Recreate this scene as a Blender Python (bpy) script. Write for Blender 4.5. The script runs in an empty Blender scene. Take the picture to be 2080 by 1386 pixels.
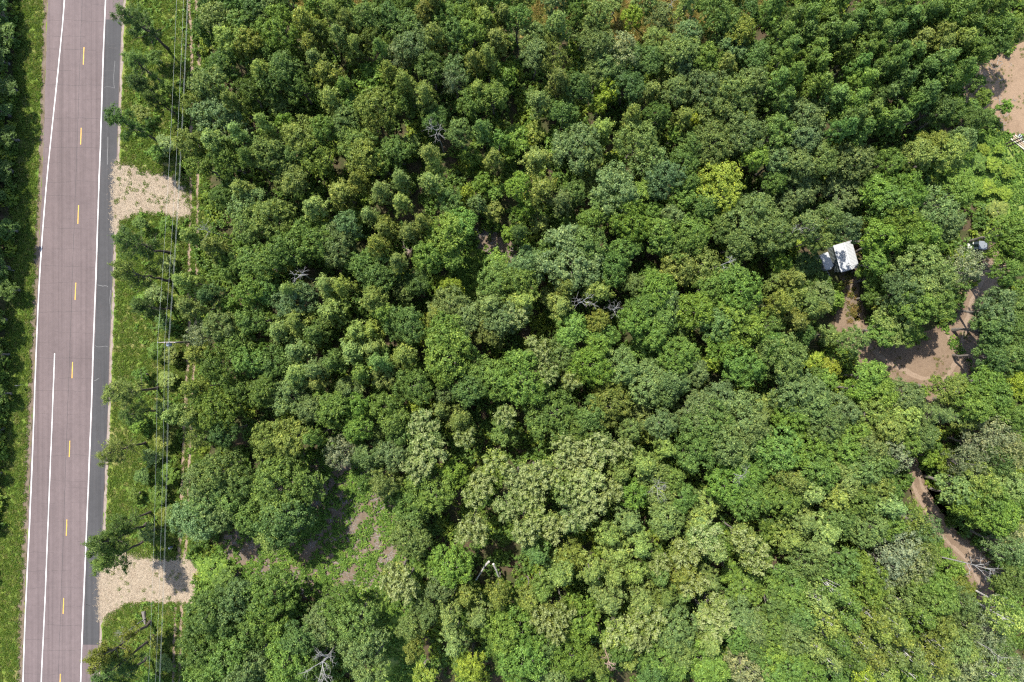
import bpy, bmesh, math, random
import numpy as np
from mathutils import Vector, Matrix

# ------------------------------------------------------------------ camera, sky, sun, exposure
H, F = 110.0, 1443.0                 # flying height in metres, focal length in pixels of a 2080 px wide frame
S = H / F                            # metres per pixel on the ground
scene = bpy.context.scene
COL = scene.collection
cam_d = bpy.data.cameras.new('camera')
cam = bpy.data.objects.new('camera', cam_d); COL.objects.link(cam)
cam.location = (0, 0, H); cam.rotation_euler = (0, 0, 0)
cam_d.sensor_width = 36; cam_d.lens = 36 * F / 2080; cam_d.clip_end = 3000
scene.camera = cam
EL = math.radians(57); AZ = (-0.53, 0.85)
world = bpy.data.worlds.new('World'); scene.world = world; world.use_nodes = True
wn = world.node_tree
sky = wn.nodes.new('ShaderNodeTexSky'); sky.sky_type = 'NISHITA'; sky.sun_disc = False
sky.sun_elevation = EL; sky.sun_rotation = math.atan2(AZ[0], AZ[1]) % (2 * math.pi)
bg = wn.nodes['Background']; bg.inputs[1].default_value = 0.15
wn.links.new(sky.outputs[0], bg.inputs[0])
sd = bpy.data.lights.new('sun', 'SUN'); sd.energy = 4.3; sd.angle = math.radians(0.53); sd.color = (1, 0.955, 0.88)
sun = bpy.data.objects.new('sun', sd); COL.objects.link(sun)
sv = Vector((AZ[0] * math.cos(EL), AZ[1] * math.cos(EL), math.sin(EL)))
sun.rotation_euler = sv.to_track_quat('Z', 'Y').to_euler(); sun.location = sv * 200
vs = scene.view_settings
vs.view_transform = 'Standard'; vs.look = 'None'; vs.exposure = 1.35; vs.gamma = 1; vs.use_curve_mapping = False
scene.cycles.use_denoising = False; scene.cycles.filter_width = 1.25
scene.cycles.max_bounces = 6; scene.cycles.diffuse_bounces = 3; scene.cycles.glossy_bounces = 1
scene.cycles.transmission_bounces = 4; scene.cycles.transparent_max_bounces = 4

RNG = np.random.default_rng(7)
rnd = random.Random(11)

def W(px, py, z=0.0):
    """point at height z that stands at pixel (px, py) of the plan (plan pixels are ground pixels)"""
    return Vector(((px - 1040) * S, (693 - py) * S, z))

# ------------------------------------------------------------------ helpers
def link(o, parent=None):
    COL.objects.link(o)
    if parent is not None: o.parent = parent
    return o
def tag(o, label=None, cat=None, group=None, kind=None):
    if label: o['label'] = label
    if cat: o['category'] = cat
    if group: o['group'] = group
    if kind: o['kind'] = kind
    return o
def empty(name, loc=(0, 0, 0), rz=0.0):
    e = bpy.data.objects.new(name, None); e.location = loc; e.rotation_euler = (0, 0, rz); e.empty_display_size = 0.2
    return link(e)
def mesh_obj(name, verts, faces, mat, parent=None, smooth=False):
    me = bpy.data.meshes.new(name); me.from_pydata([tuple(v) for v in verts], [], faces); me.update()
    for m in (mat if isinstance(mat, (list, tuple)) else [mat]): me.materials.append(m)
    if smooth: me.polygons.foreach_set('use_smooth', [True] * len(me.polygons))
    return link(bpy.data.objects.new(name, me), parent)
class MB:
    def __init__(s): s.v = []; s.f = []
    def add(s, vs, fs):
        b = len(s.v); s.v += [tuple(v) for v in vs]; s.f += [tuple(i + b for i in f) for f in fs]; return s
    def box(s, c, d, rz=0.0, bev=0.0):
        cx, cy, cz = c; dx, dy, dz = d[0] / 2, d[1] / 2, d[2] / 2
        ca, sa = math.cos(rz), math.sin(rz); b = min(bev, dx * .9, dy * .9, dz * .9)
        if b > 0:
            rings = [(-dz, b), (-dz + b, 0), (dz - b, 0), (dz, b)]
            vs = []
            for z, q in rings:
                X, Y = dx - q, dy - q; k = b * .5
                for x, y in ((X, Y - k), (X - k, Y), (-X + k, Y), (-X, Y - k), (-X, -Y + k), (-X + k, -Y), (X - k, -Y), (X, -Y + k)):
                    vs.append((cx + x * ca - y * sa, cy + x * sa + y * ca, cz + z))
            fs = [tuple(range(7, -1, -1)), tuple(range(24, 32))]
            for r in range(3):
                for i in range(8):
                    j = (i + 1) % 8; fs.append((r * 8 + i, r * 8 + j, r * 8 + 8 + j, r * 8 + 8 + i))
            return s.add(vs, fs)
        vs = [(cx + x * ca - y * sa, cy + x * sa + y * ca, cz + z) for z in (-dz, dz) for x, y in ((-dx, -dy), (dx, -dy), (dx, dy), (-dx, dy))]
        return s.add(vs, [(3, 2, 1, 0), (4, 5, 6, 7), (0, 1, 5, 4), (1, 2, 6, 5), (2, 3, 7, 6), (3, 0, 4, 7)])
    def tube(s, pts, rad, n=6):
        pts = [Vector(p) for p in pts]; vs = []; fs = []
        for i, p in enumerate(pts):
            t = (pts[min(i + 1, len(pts) - 1)] - pts[max(i - 1, 0)]).normalized()
            a = t.cross(Vector((0.3, 0.9, 0.2) if abs(t.y) < .8 else (1, 0, .1))).normalized(); b = t.cross(a)
            r = rad[i] if isinstance(rad, (list, tuple)) else rad
            for k in range(n):
                w = 2 * math.pi * k / n; vs.append(p + a * (r * math.cos(w)) + b * (r * math.sin(w)))
        for i in range(len(pts) - 1):
            for k in range(n):
                j = (k + 1) % n; fs.append((i * n + k, i * n + j, i * n + n + j, i * n + n + k))
        fs.append(tuple(range(n - 1, -1, -1))); fs.append(tuple((len(pts) - 1) * n + k for k in range(n)))
        return s.add(vs, fs)
    def cyl(s, p, q, r, n=16): return s.tube([p, q], r, n)
    def mesh(s, name, mat):
        me = bpy.data.meshes.new(name); me.from_pydata(s.v, [], s.f); me.update(); me.materials.append(mat); return me
    def build(s, name, mat, parent=None, smooth=False): return mesh_obj(name, s.v, s.f, mat, parent, smooth)

# ------------------------------------------------------------------ materials
def new_mat(name):
    m = bpy.data.materials.new(name); m.use_nodes = True
    nt = m.node_tree; return m, nt, nt.nodes['Principled BSDF']
def N(nt, t, **k):
    n = nt.nodes.new(t)
    for a, v in k.items(): setattr(n, a, v)
    return n
def ramp(nt, fac, stops):
    r = N(nt, 'ShaderNodeValToRGB'); el = r.color_ramp.elements
    el[0].position, el[0].color = stops[0][0], (*stops[0][1], 1)
    el[1].position, el[1].color = stops[-1][0], (*stops[-1][1], 1)
    for p, c in stops[1:-1]:
        e = el.new(p); e.color = (*c, 1)
    nt.links.new(fac, r.inputs[0]); return r.outputs[0]
def noise(nt, scale, detail=6, rough=.6, coord=None, dist=0.0):
    n = N(nt, 'ShaderNodeTexNoise'); n.inputs['Scale'].default_value = scale; n.inputs['Detail'].default_value = detail
    n.inputs['Roughness'].default_value = rough; n.inputs['Distortion'].default_value = dist
    if coord is not None: nt.links.new(coord, n.inputs['Vector'])
    return n.outputs['Fac']
def objco(nt, scale=(1, 1, 1), rot=(0, 0, 0)):
    tc = N(nt, 'ShaderNodeTexCoord'); mp = N(nt, 'ShaderNodeMapping')
    mp.inputs['Scale'].default_value = scale; mp.inputs['Rotation'].default_value = rot
    nt.links.new(tc.outputs['Object'], mp.inputs['Vector']); return mp.outputs[0]
def mix(nt, fac, a, b, mode='MIX'):
    n = N(nt, 'ShaderNodeMix', data_type='RGBA', blend_type=mode)
    if isinstance(fac, float): n.inputs[0].default_value = fac
    else: nt.links.new(fac, n.inputs[0])
    for i, c in ((6, a), (7, b)):
        if isinstance(c, tuple): n.inputs[i].default_value = (*c, 1)
        else: nt.links.new(c, n.inputs[i])
    return n.outputs[2]
def bump(nt, h, bsdf, strength=.5, dist=.05):
    b = N(nt, 'ShaderNodeBump'); b.inputs['Strength'].default_value = strength; b.inputs['Distance'].default_value = dist
    nt.links.new(h, b.inputs['Height']); nt.links.new(b.outputs[0], bsdf.inputs['Normal'])
K = 0.76                             # overall reflectance level of everything but the road paint
def kc(c): return tuple(x * K for x in c)
def flat_mat(name, col, rough=.6, metal=0.0, var=.15, scale=6.0):
    col = kc(col); m, nt, b = new_mat(name); f = noise(nt, scale, 4, .6, objco(nt))
    lo = tuple(c * (1 - var) for c in col); hi = tuple(min(1, c * (1 + var)) for c in col)
    nt.links.new(ramp(nt, f, [(.3, lo), (.7, hi)]), b.inputs['Base Color'])
    b.inputs['Roughness'].default_value = rough; b.inputs['Metallic'].default_value = metal
    return m
def ground_mat(name, stops, s1, s2, fine=9.0, rough=.95, bmp=.6, bd=.08):
    """mottled ground: large patches times fine grain"""
    stops = [(p, kc(c)) for p, c in stops]
    m, nt, b = new_mat(name); co = objco(nt)
    a = noise(nt, s1, 5, .62, co, .4); c = noise(nt, s2, 6, .7, co); d = noise(nt, fine, 4, .7, co)
    mm = N(nt, 'ShaderNodeMath', operation='MULTIPLY_ADD'); nt.links.new(c, mm.inputs[0]); mm.inputs[1].default_value = .55
    nt.links.new(a, mm.inputs[2])
    m2 = N(nt, 'ShaderNodeMath', operation='MULTIPLY'); nt.links.new(mm.outputs[0], m2.inputs[0]); m2.inputs[1].default_value = .66
    col = ramp(nt, m2.outputs[0], stops)
    g = ramp(nt, d, [(.25, (.55, .55, .55)), (.75, (1.25, 1.25, 1.25))])
    nt.links.new(mix(nt, .8, col, g, 'MULTIPLY'), b.inputs['Base Color'])
    b.inputs['Roughness'].default_value = rough; b.inputs['Specular IOR Level'].default_value = .1
    bump(nt, d, b, bmp, bd); return m

def leaf_material(name, tint=None, trans=.46):
    """leaves: colour of the tree (object colour) times leaf-to-leaf variation, some light let through"""
    m, nt, b = new_mat(name)
    oi = N(nt, 'ShaderNodeObjectInfo')
    av = N(nt, 'ShaderNodeAttribute', attribute_name='var'); ase = N(nt, 'ShaderNodeAttribute', attribute_name='seed')
    if tint: base = ramp(nt, oi.outputs['Random'], [(p, kc(c)) for p, c in tint])
    else: base = oi.outputs['Color']
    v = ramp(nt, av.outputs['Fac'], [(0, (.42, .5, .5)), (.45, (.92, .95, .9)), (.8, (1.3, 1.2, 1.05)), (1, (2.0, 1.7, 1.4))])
    c = mix(nt, 1.0, base, v, 'MULTIPLY')
    c = mix(nt, ase.outputs['Fac'], c, kc((.42, .46, .19)))
    nt.links.new(c, b.inputs['Base Color']); b.inputs['Roughness'].default_value = .5; b.inputs['Specular IOR Level'].default_value = .2
    tr = N(nt, 'ShaderNodeBsdfTranslucent'); nt.links.new(mix(nt, 1.0, c, (1.2, 1.22, .85), 'MULTIPLY'), tr.inputs[0])
    ms = N(nt, 'ShaderNodeMixShader'); ms.inputs[0].default_value = trans
    nt.links.new(b.outputs[0], ms.inputs[1]); nt.links.new(tr.outputs[0], ms.inputs[2])
    nt.links.new(ms.outputs[0], nt.nodes['Material Output'].inputs[0]); return m

M = {}
M['leaf'] = leaf_material('leaf')
M['under'] = leaf_material('undergrowth_leaf', [(0, (.12, .20, .04)), (.35, (.18, .29, .05)), (.6, (.15, .25, .06)), (.85, (.25, .34, .05)), (1, (.33, .40, .06))])
M['wood'] = leaf_material('shade_darkened_leaf', [(0, (.05, .085, .03)), (.5, (.065, .11, .036)), (1, (.085, .13, .04))])  # leaf colour lowered so the wood's sunlit crowns read as shaded
M['cover'] = leaf_material('ground_plant_leaf', [(0, (.15, .26, .05)), (.5, (.19, .33, .06)), (1, (.27, .40, .08))])
M['blade'] = leaf_material('grass_blade', [(0, (.13, .215, .036)), (.4, (.17, .26, .042)), (.72, (.205, .285, .05)), (.9, (.25, .28, .08)), (1, (.32, .30, .12))])
M['dryblade'] = leaf_material('dry_grass_blade', [(0, (.15, .19, .04)), (.4, (.26, .24, .06)), (1, (.38, .26, .09))])
M['oldstraw'] = flat_mat('brown_straw', (.27, .20, .13), .9, 0, .3, 3)
M['straw'] = flat_mat('straw', (.36, .285, .195), .8, 0, .4, 3)
def bark(name, a, b_, sc=(9, 9, 1.5), rough=.9):
    a, b_ = kc(a), kc(b_); m, nt, b = new_mat(name); f = noise(nt, 2.0, 5, .7, objco(nt, sc), .6)
    nt.links.new(ramp(nt, f, [(.32, a), (.62, b_)]), b.inputs['Base Color']); b.inputs['Roughness'].default_value = rough
    bump(nt, f, b, .6, .03); return m
M['bark'] = bark('grey_bark', (.10, .085, .07), (.24, .21, .18))
M['pinebark'] = bark('dark_pine_bark', (.035, .028, .024), (.12, .09, .07))
M['birchbark'] = bark('white_birch_bark', (.22, .2, .18), (.68, .65, .6), (3, 3, 6))
M['dead'] = bark('bleached_dead_wood', (.16, .148, .135), (.38, .36, .33))
M['deadred'] = bark('reddish_dead_wood', (.30, .18, .13), (.5, .36, .28))
M['floor'] = ground_mat('forest_floor', [(.28, (.045, .035, .022)), (.45, (.09, .065, .04)), (.55, (.05, .06, .02)), (.72, (.14, .10, .06))], .18, 1.4, 7)
M['grass'] = ground_mat('verge_grass', [(.3, (.08, .14, .022)), (.44, (.11, .18, .028)), (.54, (.17, .21, .04)), (.62, (.24, .22, .08)), (.74, (.28, .23, .11))], .16, 1.1, 6)
M['drygrass'] = ground_mat('dry_grass', [(.3, (.13, .17, .035)), (.48, (.26, .24, .065)), (.6, (.38, .25, .09)), (.75, (.45, .31, .13))], .3, 1.5, 6)
M['limegrass'] = ground_mat('lime_grass', [(.3, (.09, .16, .03)), (.5, (.16, .235, .04)), (.7, (.24, .26, .08))], .3, 1.5, 6)
M['slash'] = ground_mat('brown_litter', [(.3, (0.094, 0.068, 0.043)), (.48, (0.187, 0.144, 0.104)), (.6, (0.144, 0.108, 0.072)), (.75, (0.259, 0.209, 0.166))], .5, 2.4, 8)
M['strawbed'] = ground_mat('straw_bed', [(.3, (.14, .10, .065)), (.42, (.26, .20, .14)), (.55, (.36, .285, .205)), (.75, (.24, .175, .115))], .5, 2.6, 9)
M['dirt'] = ground_mat('bare_dirt', [(.28, (.10, .07, .048)), (.42, (.175, .123, .083)), (.55, (.225, .16, .108)), (.75, (.15, .105, .066))], .3, 2.2, 7, bmp=.8)
M['track'] = ground_mat('packed_track', [(.28, (.19, .14, .10)), (.5, (.28, .205, .145)), (.75, (.23, .165, .115))], .3, 2.2, 7, bmp=.6)
M['sand'] = ground_mat('sandy_dirt', [(.28, (.15, .10, .065)), (.42, (.235, .16, .102)), (.56, (.29, .20, .128)), (.75, (.19, .13, .08))], .22, 1.6, 7, bmp=.8)
M['gravel'] = ground_mat('gravel', [(.3, (0.173, 0.130, 0.101)), (.5, (0.288, 0.230, 0.187)), (.72, (0.360, 0.310, 0.259))], .6, 4, 14)
M['redgravel'] = ground_mat('weedy_gravel', [(.3, (0.072, 0.079, 0.025)), (.45, (0.151, 0.115, 0.072)), (.6, (0.194, 0.151, 0.115)), (.75, (0.115, 0.115, 0.043))], .5, 3, 12)
def road_mat(name, base, var, streak):
    m, nt, b = new_mat(name)
    ang = math.radians(2.05); base = kc(base)
    co = objco(nt, (1.6, .012, 1), (0, 0, -ang)); f = noise(nt, 1.0, 5, .65, co)
    fine = noise(nt, 22, 5, .75, objco(nt)); big = noise(nt, .12, 4, .6, objco(nt)); mid = noise(nt, 1.3, 5, .7, objco(nt))
    c = ramp(nt, f, [(.3, tuple(x * (1 - streak) for x in base)), (.5, base), (.72, tuple(x * (1 + streak * .6) for x in base))])
    for fac, lo, hi in ((fine, .91, 1.09), (big, .88, 1.10), (mid, .90, 1.09)):
        c = mix(nt, 1.0, c, ramp(nt, fac, [(.3, (lo,) * 3), (.7, (hi,) * 3)]), 'MULTIPLY')
    nt.links.new(c, b.inputs['Base Color']); b.inputs['Roughness'].default_value = .85; b.inputs['Specular IOR Level'].default_value = .25
    bump(nt, fine, b, .25, .01); return m
M['road'] = road_mat('pinkish_asphalt', (.133, .101, .096), .1, .24)
M['patch'] = road_mat('dark_asphalt', (.058, .0555, .055), .1, .3)
M['crack'] = flat_mat('crack_filler', (.045, .039, .037), .8)
M['palecrack'] = flat_mat('pale_crack', (.17, .165, .155), .8)
def paint(name, col):
    m, nt, b = new_mat(name); f = noise(nt, 5, 6, .75, objco(nt)); big = noise(nt, .7, 4, .6, objco(nt))
    c = ramp(nt, f, [(.30, tuple(x * .72 for x in col)), (.48, col)])
    nt.links.new(mix(nt, 1.0, c, ramp(nt, big, [(.3, (.86,) * 3), (.6, (1.,) * 3)]), 'MULTIPLY'), b.inputs['Base Color'])
    b.inputs['Roughness'].default_value = .7; return m
M['white'] = paint('white_road_paint', (.56, .55, .52)); M['yellow'] = paint('yellow_road_paint', (.48, .27, .04))

# ------------------------------------------------------------------ ground sheets
def jitter_poly(px, step=14, amp=3.0, seed=1):
    r = np.random.default_rng(seed); out = []
    n = len(px)
    for i in range(n):
        a, b = np.array(px[i], float), np.array(px[(i + 1) % n], float)
        k = max(1, int(np.hypot(*(b - a)) / step))
        for j in range(k): out.append(a + (b - a) * j / k + r.normal(0, amp, 2) * (1 if amp else 0))
    return [tuple(p) for p in out]
def sheet(name, px, mat, z, amp=3.0, step=14, parent=None, seed=1, kind='structure'):
    pts = jitter_poly(px, step, amp, seed) if amp else px
    bm = bmesh.new(); vs_ = [bm.verts.new(W(x, y, z)) for x, y in pts]
    f = bm.faces.new(vs_); bmesh.ops.triangulate(bm, faces=[f]); bm.normal_update()
    for q in bm.faces:
        if q.normal.z < 0: q.normal_flip()
    me = bpy.data.meshes.new(name); bm.to_mesh(me); bm.free(); me.materials.append(mat)
    o = link(bpy.data.objects.new(name, me), parent)
    if parent is None and kind: o['kind'] = kind
    return o
def strip_pts(line, w):
    """polygon of pixel width w along a polyline"""
    L, R = [], []
    for i, p in enumerate(line):
        a = np.array(line[max(i - 1, 0)], float); b = np.array(line[min(i + 1, len(line) - 1)], float)
        t = (b - a) / np.hypot(*(b - a)); n = np.array((-t[1], t[0])); ww = w[i] if isinstance(w, (list, tuple)) else w
        L.append(tuple(np.array(p) + n * ww / 2)); R.append(tuple(np.array(p) - n * ww / 2))
    return L + R[::-1]
def inside(P, poly):
    P = np.asarray(P, float); x, y = P[:, 0], P[:, 1]; r = np.zeros(len(P), bool); n = len(poly)
    for i in range(n):
        (x1, y1), (x2, y2) = poly[i], poly[(i + 1) % n]
        c = ((y1 > y) != (y2 > y)); 
        with np.errstate(divide='ignore', invalid='ignore'): r ^= c & (x < (x2 - x1) * (y - y1) / (y2 - y1 + 1e-12) + x1)
    return r
def interp(line, y):
    a = np.array(line, float); return np.interp(y, a[:, 1], a[:, 0])

G = 9000
sheet('forest_ground', [(-G, -G), (G, -G), (G, G), (-G, G)], M['floor'], 0.0, 0)
EDGE_L = [(103, -260), (97, 0), (87, 346), (72, 692), (58, 1038), (44, 1386), (33, 1650)]
EDGE_R = [(260, -260), (251, 0), (248, 36), (237, 346), (232, 458), (229, 571), (224, 692), (220, 830), (214, 960), (205, 1151), (204, 1214), (202, 1310), (199, 1386), (188, 1650)]
def both(l, off): return [(x + off, y) for x, y in l]
LEFTV = [(40, -260), (40, 0), (30, 400), (18, 692), (0, 1038), (-14, 1386), (-20, 1650)]
sheet('grass_verge', LEFTV + EDGE_L[::-1], M['grass'], 0.004, 4, 18, seed=2)
RV = [(415, 1650), (415, 1386), (420, 1100), (430, 900), (420, 700), (420, 450), (405, 200), (400, 0), (400, -260)]
sheet('grass_verge', EDGE_R + RV, M['grass'], 0.004, 4, 18, seed=3)
sheet('gravel_edge', both(EDGE_L, -9)[:3] + [(59, 692), (45, 1038), (33, 1386), (24, 1650)] + EDGE_L[::-1], M['redgravel'], 0.008, 1.2, 8, seed=4)
sheet('gravel_edge', EDGE_R + [(x + 5, y) for x, y in EDGE_R[::-1]], M['gravel'], 0.008, 1.0, 8, seed=5)
road = sheet('road', EDGE_L + EDGE_R[::-1], M['road'], 0.014, .5, 16, seed=6)
RW = [(222, -260), (214.5, 0), (210, 107), (204, 300), (202, 346), (195, 561), (190, 692), (186, 822), (177.5, 1038), (173.4, 1138), (167, 1289), (164, 1386), (155, 1650)]
LW = [(152, -260), (132, 0), (122.5, 87), (110, 217), (99.5, 346), (91, 411), (83, 506), (79.5, 571), (75.5, 692), (70, 822), (66, 917), (62, 1038), (60, 1063), (54, 1189), (47, 1386), (36, 1650)]
MW = [(111, 718), (107.5, 817), (98.7, 1038), (91.7, 1219), (83.7, 1386), (72, 1650)]
ER = np.array(EDGE_R); 
ys = [40, 150, 346, 458, 571, 692, 830, 960, 1080, 1151, 1214, 1310]
patch = [(interp(RW, y) + 2.2, y) for y in ys] + [(interp(EDGE_R, y) - 1.2, y) for y in ys[::-1]]
sheet('asphalt_strip', patch, M['patch'], 0.018, .4, 20, parent=road, seed=7)
sheet('edge_line', strip_pts(RW, 2.0), M['white'], 0.022, .12, 12, parent=road)
yy = np.array([p[1] for p in LW]); cf = np.polyfit((yy - 690) / 900, [p[0] for p in LW], 7)
LW = [(float(np.polyval(cf, (y - 690) / 900)), float(y)) for y in range(-240, 1640, 20)]
sheet('edge_line', strip_pts(LW, 2.0), M['white'], 0.022, .12, 12, parent=road)
sheet('lane_line', strip_pts(MW, 1.9), M['white'], 0.022, .12, 12, parent=road)
for cx, cy, ln in ((170, 114, 35), (164.5, 277, 34), (159, 436, 38), (153.4, 592, 35), (147, 752, 33), (141.4, 912, 33), (135.4, 1072, 33), (129, 1231, 32), (122.2, 1385, 32)):
    d = ln / 2 * .037
    sheet('centre_dash', strip_pts([(cx + d, cy - ln / 2), (cx - d, cy + ln / 2)], 2.0), M['yellow'], 0.022, .12, 5, parent=road)
# cracks: a mesh of thin filled lines across and along the asphalt
def crack_mesh(name, lines, mat, z):
    mb = MB()
    for line, w in lines:
        p = strip_pts(line, w); n = len(line)
        mb.add([W(x, y, z) for x, y in p], [(i, i + 1, 2 * n - 2 - i, 2 * n - 1 - i) for i in range(n - 1)])
    o = mb.build(name, mat, road); o['kind'] = 'stuff'
    return o
r_ = np.random.default_rng(3); lines = []; pale = []
seam = [(interp([(171, 0), (122, 1386)], y) - 4 + r_.normal(0, .25), y) for y in range(-20, 1400, 14)]
lines.append((seam, .5))
for y in np.arange(8, 1386, 33):
    y = y + r_.uniform(-9, 9); x0 = interp(EDGE_L, y) + 2; x1 = interp(RW, y) - 1
    if r_.random() < .55: x0, x1 = sorted((r_.uniform(x0, x1), r_.choice([x0, x1])))
    if x1 - x0 < 15: continue
    n = int((x1 - x0) / 6) + 2; yy = y + np.cumsum(r_.normal(0, .6, n))
    lines.append((list(zip(np.linspace(x0, x1, n), yy)), r_.uniform(.15, .34)))
for k in range(46):
    y = r_.uniform(60, 1290); xa, xb = interp(RW, y) + 4, interp(EDGE_R, y) - 3
    n = 7
    if r_.random() < .6: L = list(zip(np.linspace(xa, r_.uniform(xa + 10, xb), n), y + np.cumsum(r_.normal(0, 1.0, n))))
    else:
        x = r_.uniform(xa, xb); L = list(zip(x + np.cumsum(r_.normal(0, .9, 9)), y + np.arange(9) * 7.0))
    (pale if r_.random() < .22 else lines).append((L, r_.uniform(.4, .9)))
crack_mesh('crack_lines', lines, M['crack'], 0.0205); crack_mesh('pale_crack_lines', pale, M['palecrack'], 0.0212)

DRIVE1 = [(236, 330), (262, 338), (300, 352), (340, 357), (362, 366), (378, 385), (384, 440), (365, 440), (300, 431), (268, 436), (245, 450), (233, 472), (234, 400)]
DRIVE2 = [(206, 1165), (233, 1130), (255, 1127), (300, 1136), (345, 1137), (408, 1134), (408, 1226), (355, 1223), (300, 1222), (255, 1226), (228, 1242), (205, 1260)]
sheet('straw_driveway', DRIVE1, M['strawbed'], 0.022, 2.0, 8, seed=8)
sheet('straw_driveway', DRIVE2, M['strawbed'], 0.022, 2.0, 8, seed=9)
RUTA = [(381, -100), (384, 0), (388, 60), (390, 140), (388, 300), (386, 450), (383, 700), (374, 880), (371, 960), (369, 1040), (366, 1100), (362, 1130), (357, 1220), (354, 1300), (352, 1386), (348, 1600)]
RUTB = [(x + (15 if y < 700 else 13), y) for x, y in RUTA]
sheet('wheel_rut', strip_pts(RUTA, 7), M['track'], 0.012, .9, 9, seed=10); sheet('wheel_rut', strip_pts(RUTB, 6.5), M['track'], 0.012, .9, 9, seed=11)
CLEAR = [(530, 930), (690, 915), (770, 955), (830, 1010), (860, 1080), (840, 1150), (760, 1215), (680, 1225), (560, 1190), (440, 1190), (430, 1120), (470, 1080), (520, 1030)]
sheet('clearing_ground', CLEAR, M['slash'], 0.006, 7, 16, seed=12)
PATH1 = [(660, 1190), (760, 1190), (850, 1260), (880, 1420), (770, 1420), (740, 1270)]
sheet('grass_path', PATH1, M['limegrass'], 0.010, 5, 14, seed=13)
BARE = [(955, 465), (1000, 470), (1055, 500), (1050, 532), (1000, 528), (965, 500)]
sheet('bare_patch', BARE, M['slash'], 0.010, 3, 9, seed=14)
PATH2 = [(900, 520), (965, 500), (1010, 530), (1000, 620), (960, 680), (930, 620)]
sheet('grass_path', PATH2, M['grass'], 0.006, 4, 12, seed=15)
FIELD = [(570, -80), (580, 20), (760, 22), (780, -40), (1040, -40), (1060, 70), (1200, 60), (1240, 90), (1440, 85), (1500, 40), (1600, 15), (1620, -120)]
sheet('dry_field', FIELD, M['drygrass'], 0.008, 5, 16, seed=16)
MEADOW = [(1890, 290), (1960, 262), (2030, 262), (2120, 300), (2120, 470), (2030, 460), (1960, 400), (1880, 360)]
sheet('shrub_meadow', MEADOW, M['limegrass'], 0.008, 5, 16, seed=17)
LOT = [(2260, 30), (2080, 82), (2040, 104), (1990, 128), (1940, 165), (1930, 200), (1985, 225), (2030, 258), (2080, 285), (2260, 330)]
sheet('sandy_lot', LOT, M['sand'], 0.012, 4, 14, seed=18)
YARD = [(1890, 668), (1925, 655), (1945, 610), (1975, 575), (2000, 540), (2010, 500), (1990, 480), (2025, 475), (2040, 520), (2055, 555), (2020, 595), (1990, 640), (1998, 740), (1965, 785), (1900, 805), (1820, 775), (1750, 748), (1705, 700), (1695, 650), (1708, 575), (1738, 560), (1757, 640), (1790, 690), (1840, 695)]
sheet('dirt_yard', YARD, M['dirt'], 0.012, 3, 12, seed=19)
LANE = [(1885, 790), (1868, 860), (1850, 920), (1862, 985), (1890, 1040), (1925, 1090), (1975, 1135), (2000, 1190), (2004, 1260), (2020, 1400)]
lane_w = [30, 16, 24, 36, 38, 42, 60, 44, 26, 24]
sheet('dirt_lane', strip_pts(LANE, lane_w), M['dirt'], 0.014, 1.8, 10, seed=20)
def shifted(line, d):
    a = strip_pts(line, 2 * d); return a[:len(line)]
for d in (8, -9):
    L = shifted(LANE[2:8], abs(d)) if d > 0 else strip_pts(LANE[2:8], 2 * abs(d))[len(LANE[2:8]):][::-1]
    sheet('wheel_track', strip_pts(L, 7), M['track'], 0.018, .8, 8, seed=30 + d)
sheet('wheel_track', strip_pts([(1738, 640), (1752, 690), (1800, 735), (1870, 768), (1930, 770)], 9), M['track'], 0.018, 1.2, 8, seed=41)
sheet('wheel_track', strip_pts([(1915, 660), (1935, 700), (1960, 750), (1975, 780)], 7), M['track'], 0.018, 1.0, 8, seed=42)
sheet('wheel_track', strip_pts([(1998, 560), (1975, 610), (1962, 660), (1950, 720), (1915, 780)], 9), M['track'], 0.019, 1.0, 8, seed=43)
SHEDPATH = [(1702, 548), (1728, 560), (1742, 600), (1752, 650), (1725, 655), (1712, 600)]
sheet('grass_path', SHEDPATH, M['slash'], 0.018, 1.5, 7, seed=21)
POOLS = [strip_pts(LANE, [w + 6 for w in lane_w]), YARD, LOT, DRIVE1, DRIVE2, CLEAR, PATH1, BARE, PATH2, FIELD, MEADOW, strip_pts(RUTA, 10), strip_pts(RUTB, 10)]
SHEDS = [(1655, 495), (1750, 495), (1750, 575), (1655, 575)]
UTVBOX = [(1955, 475), (2045, 475), (2045, 520), (1955, 520)]
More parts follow.
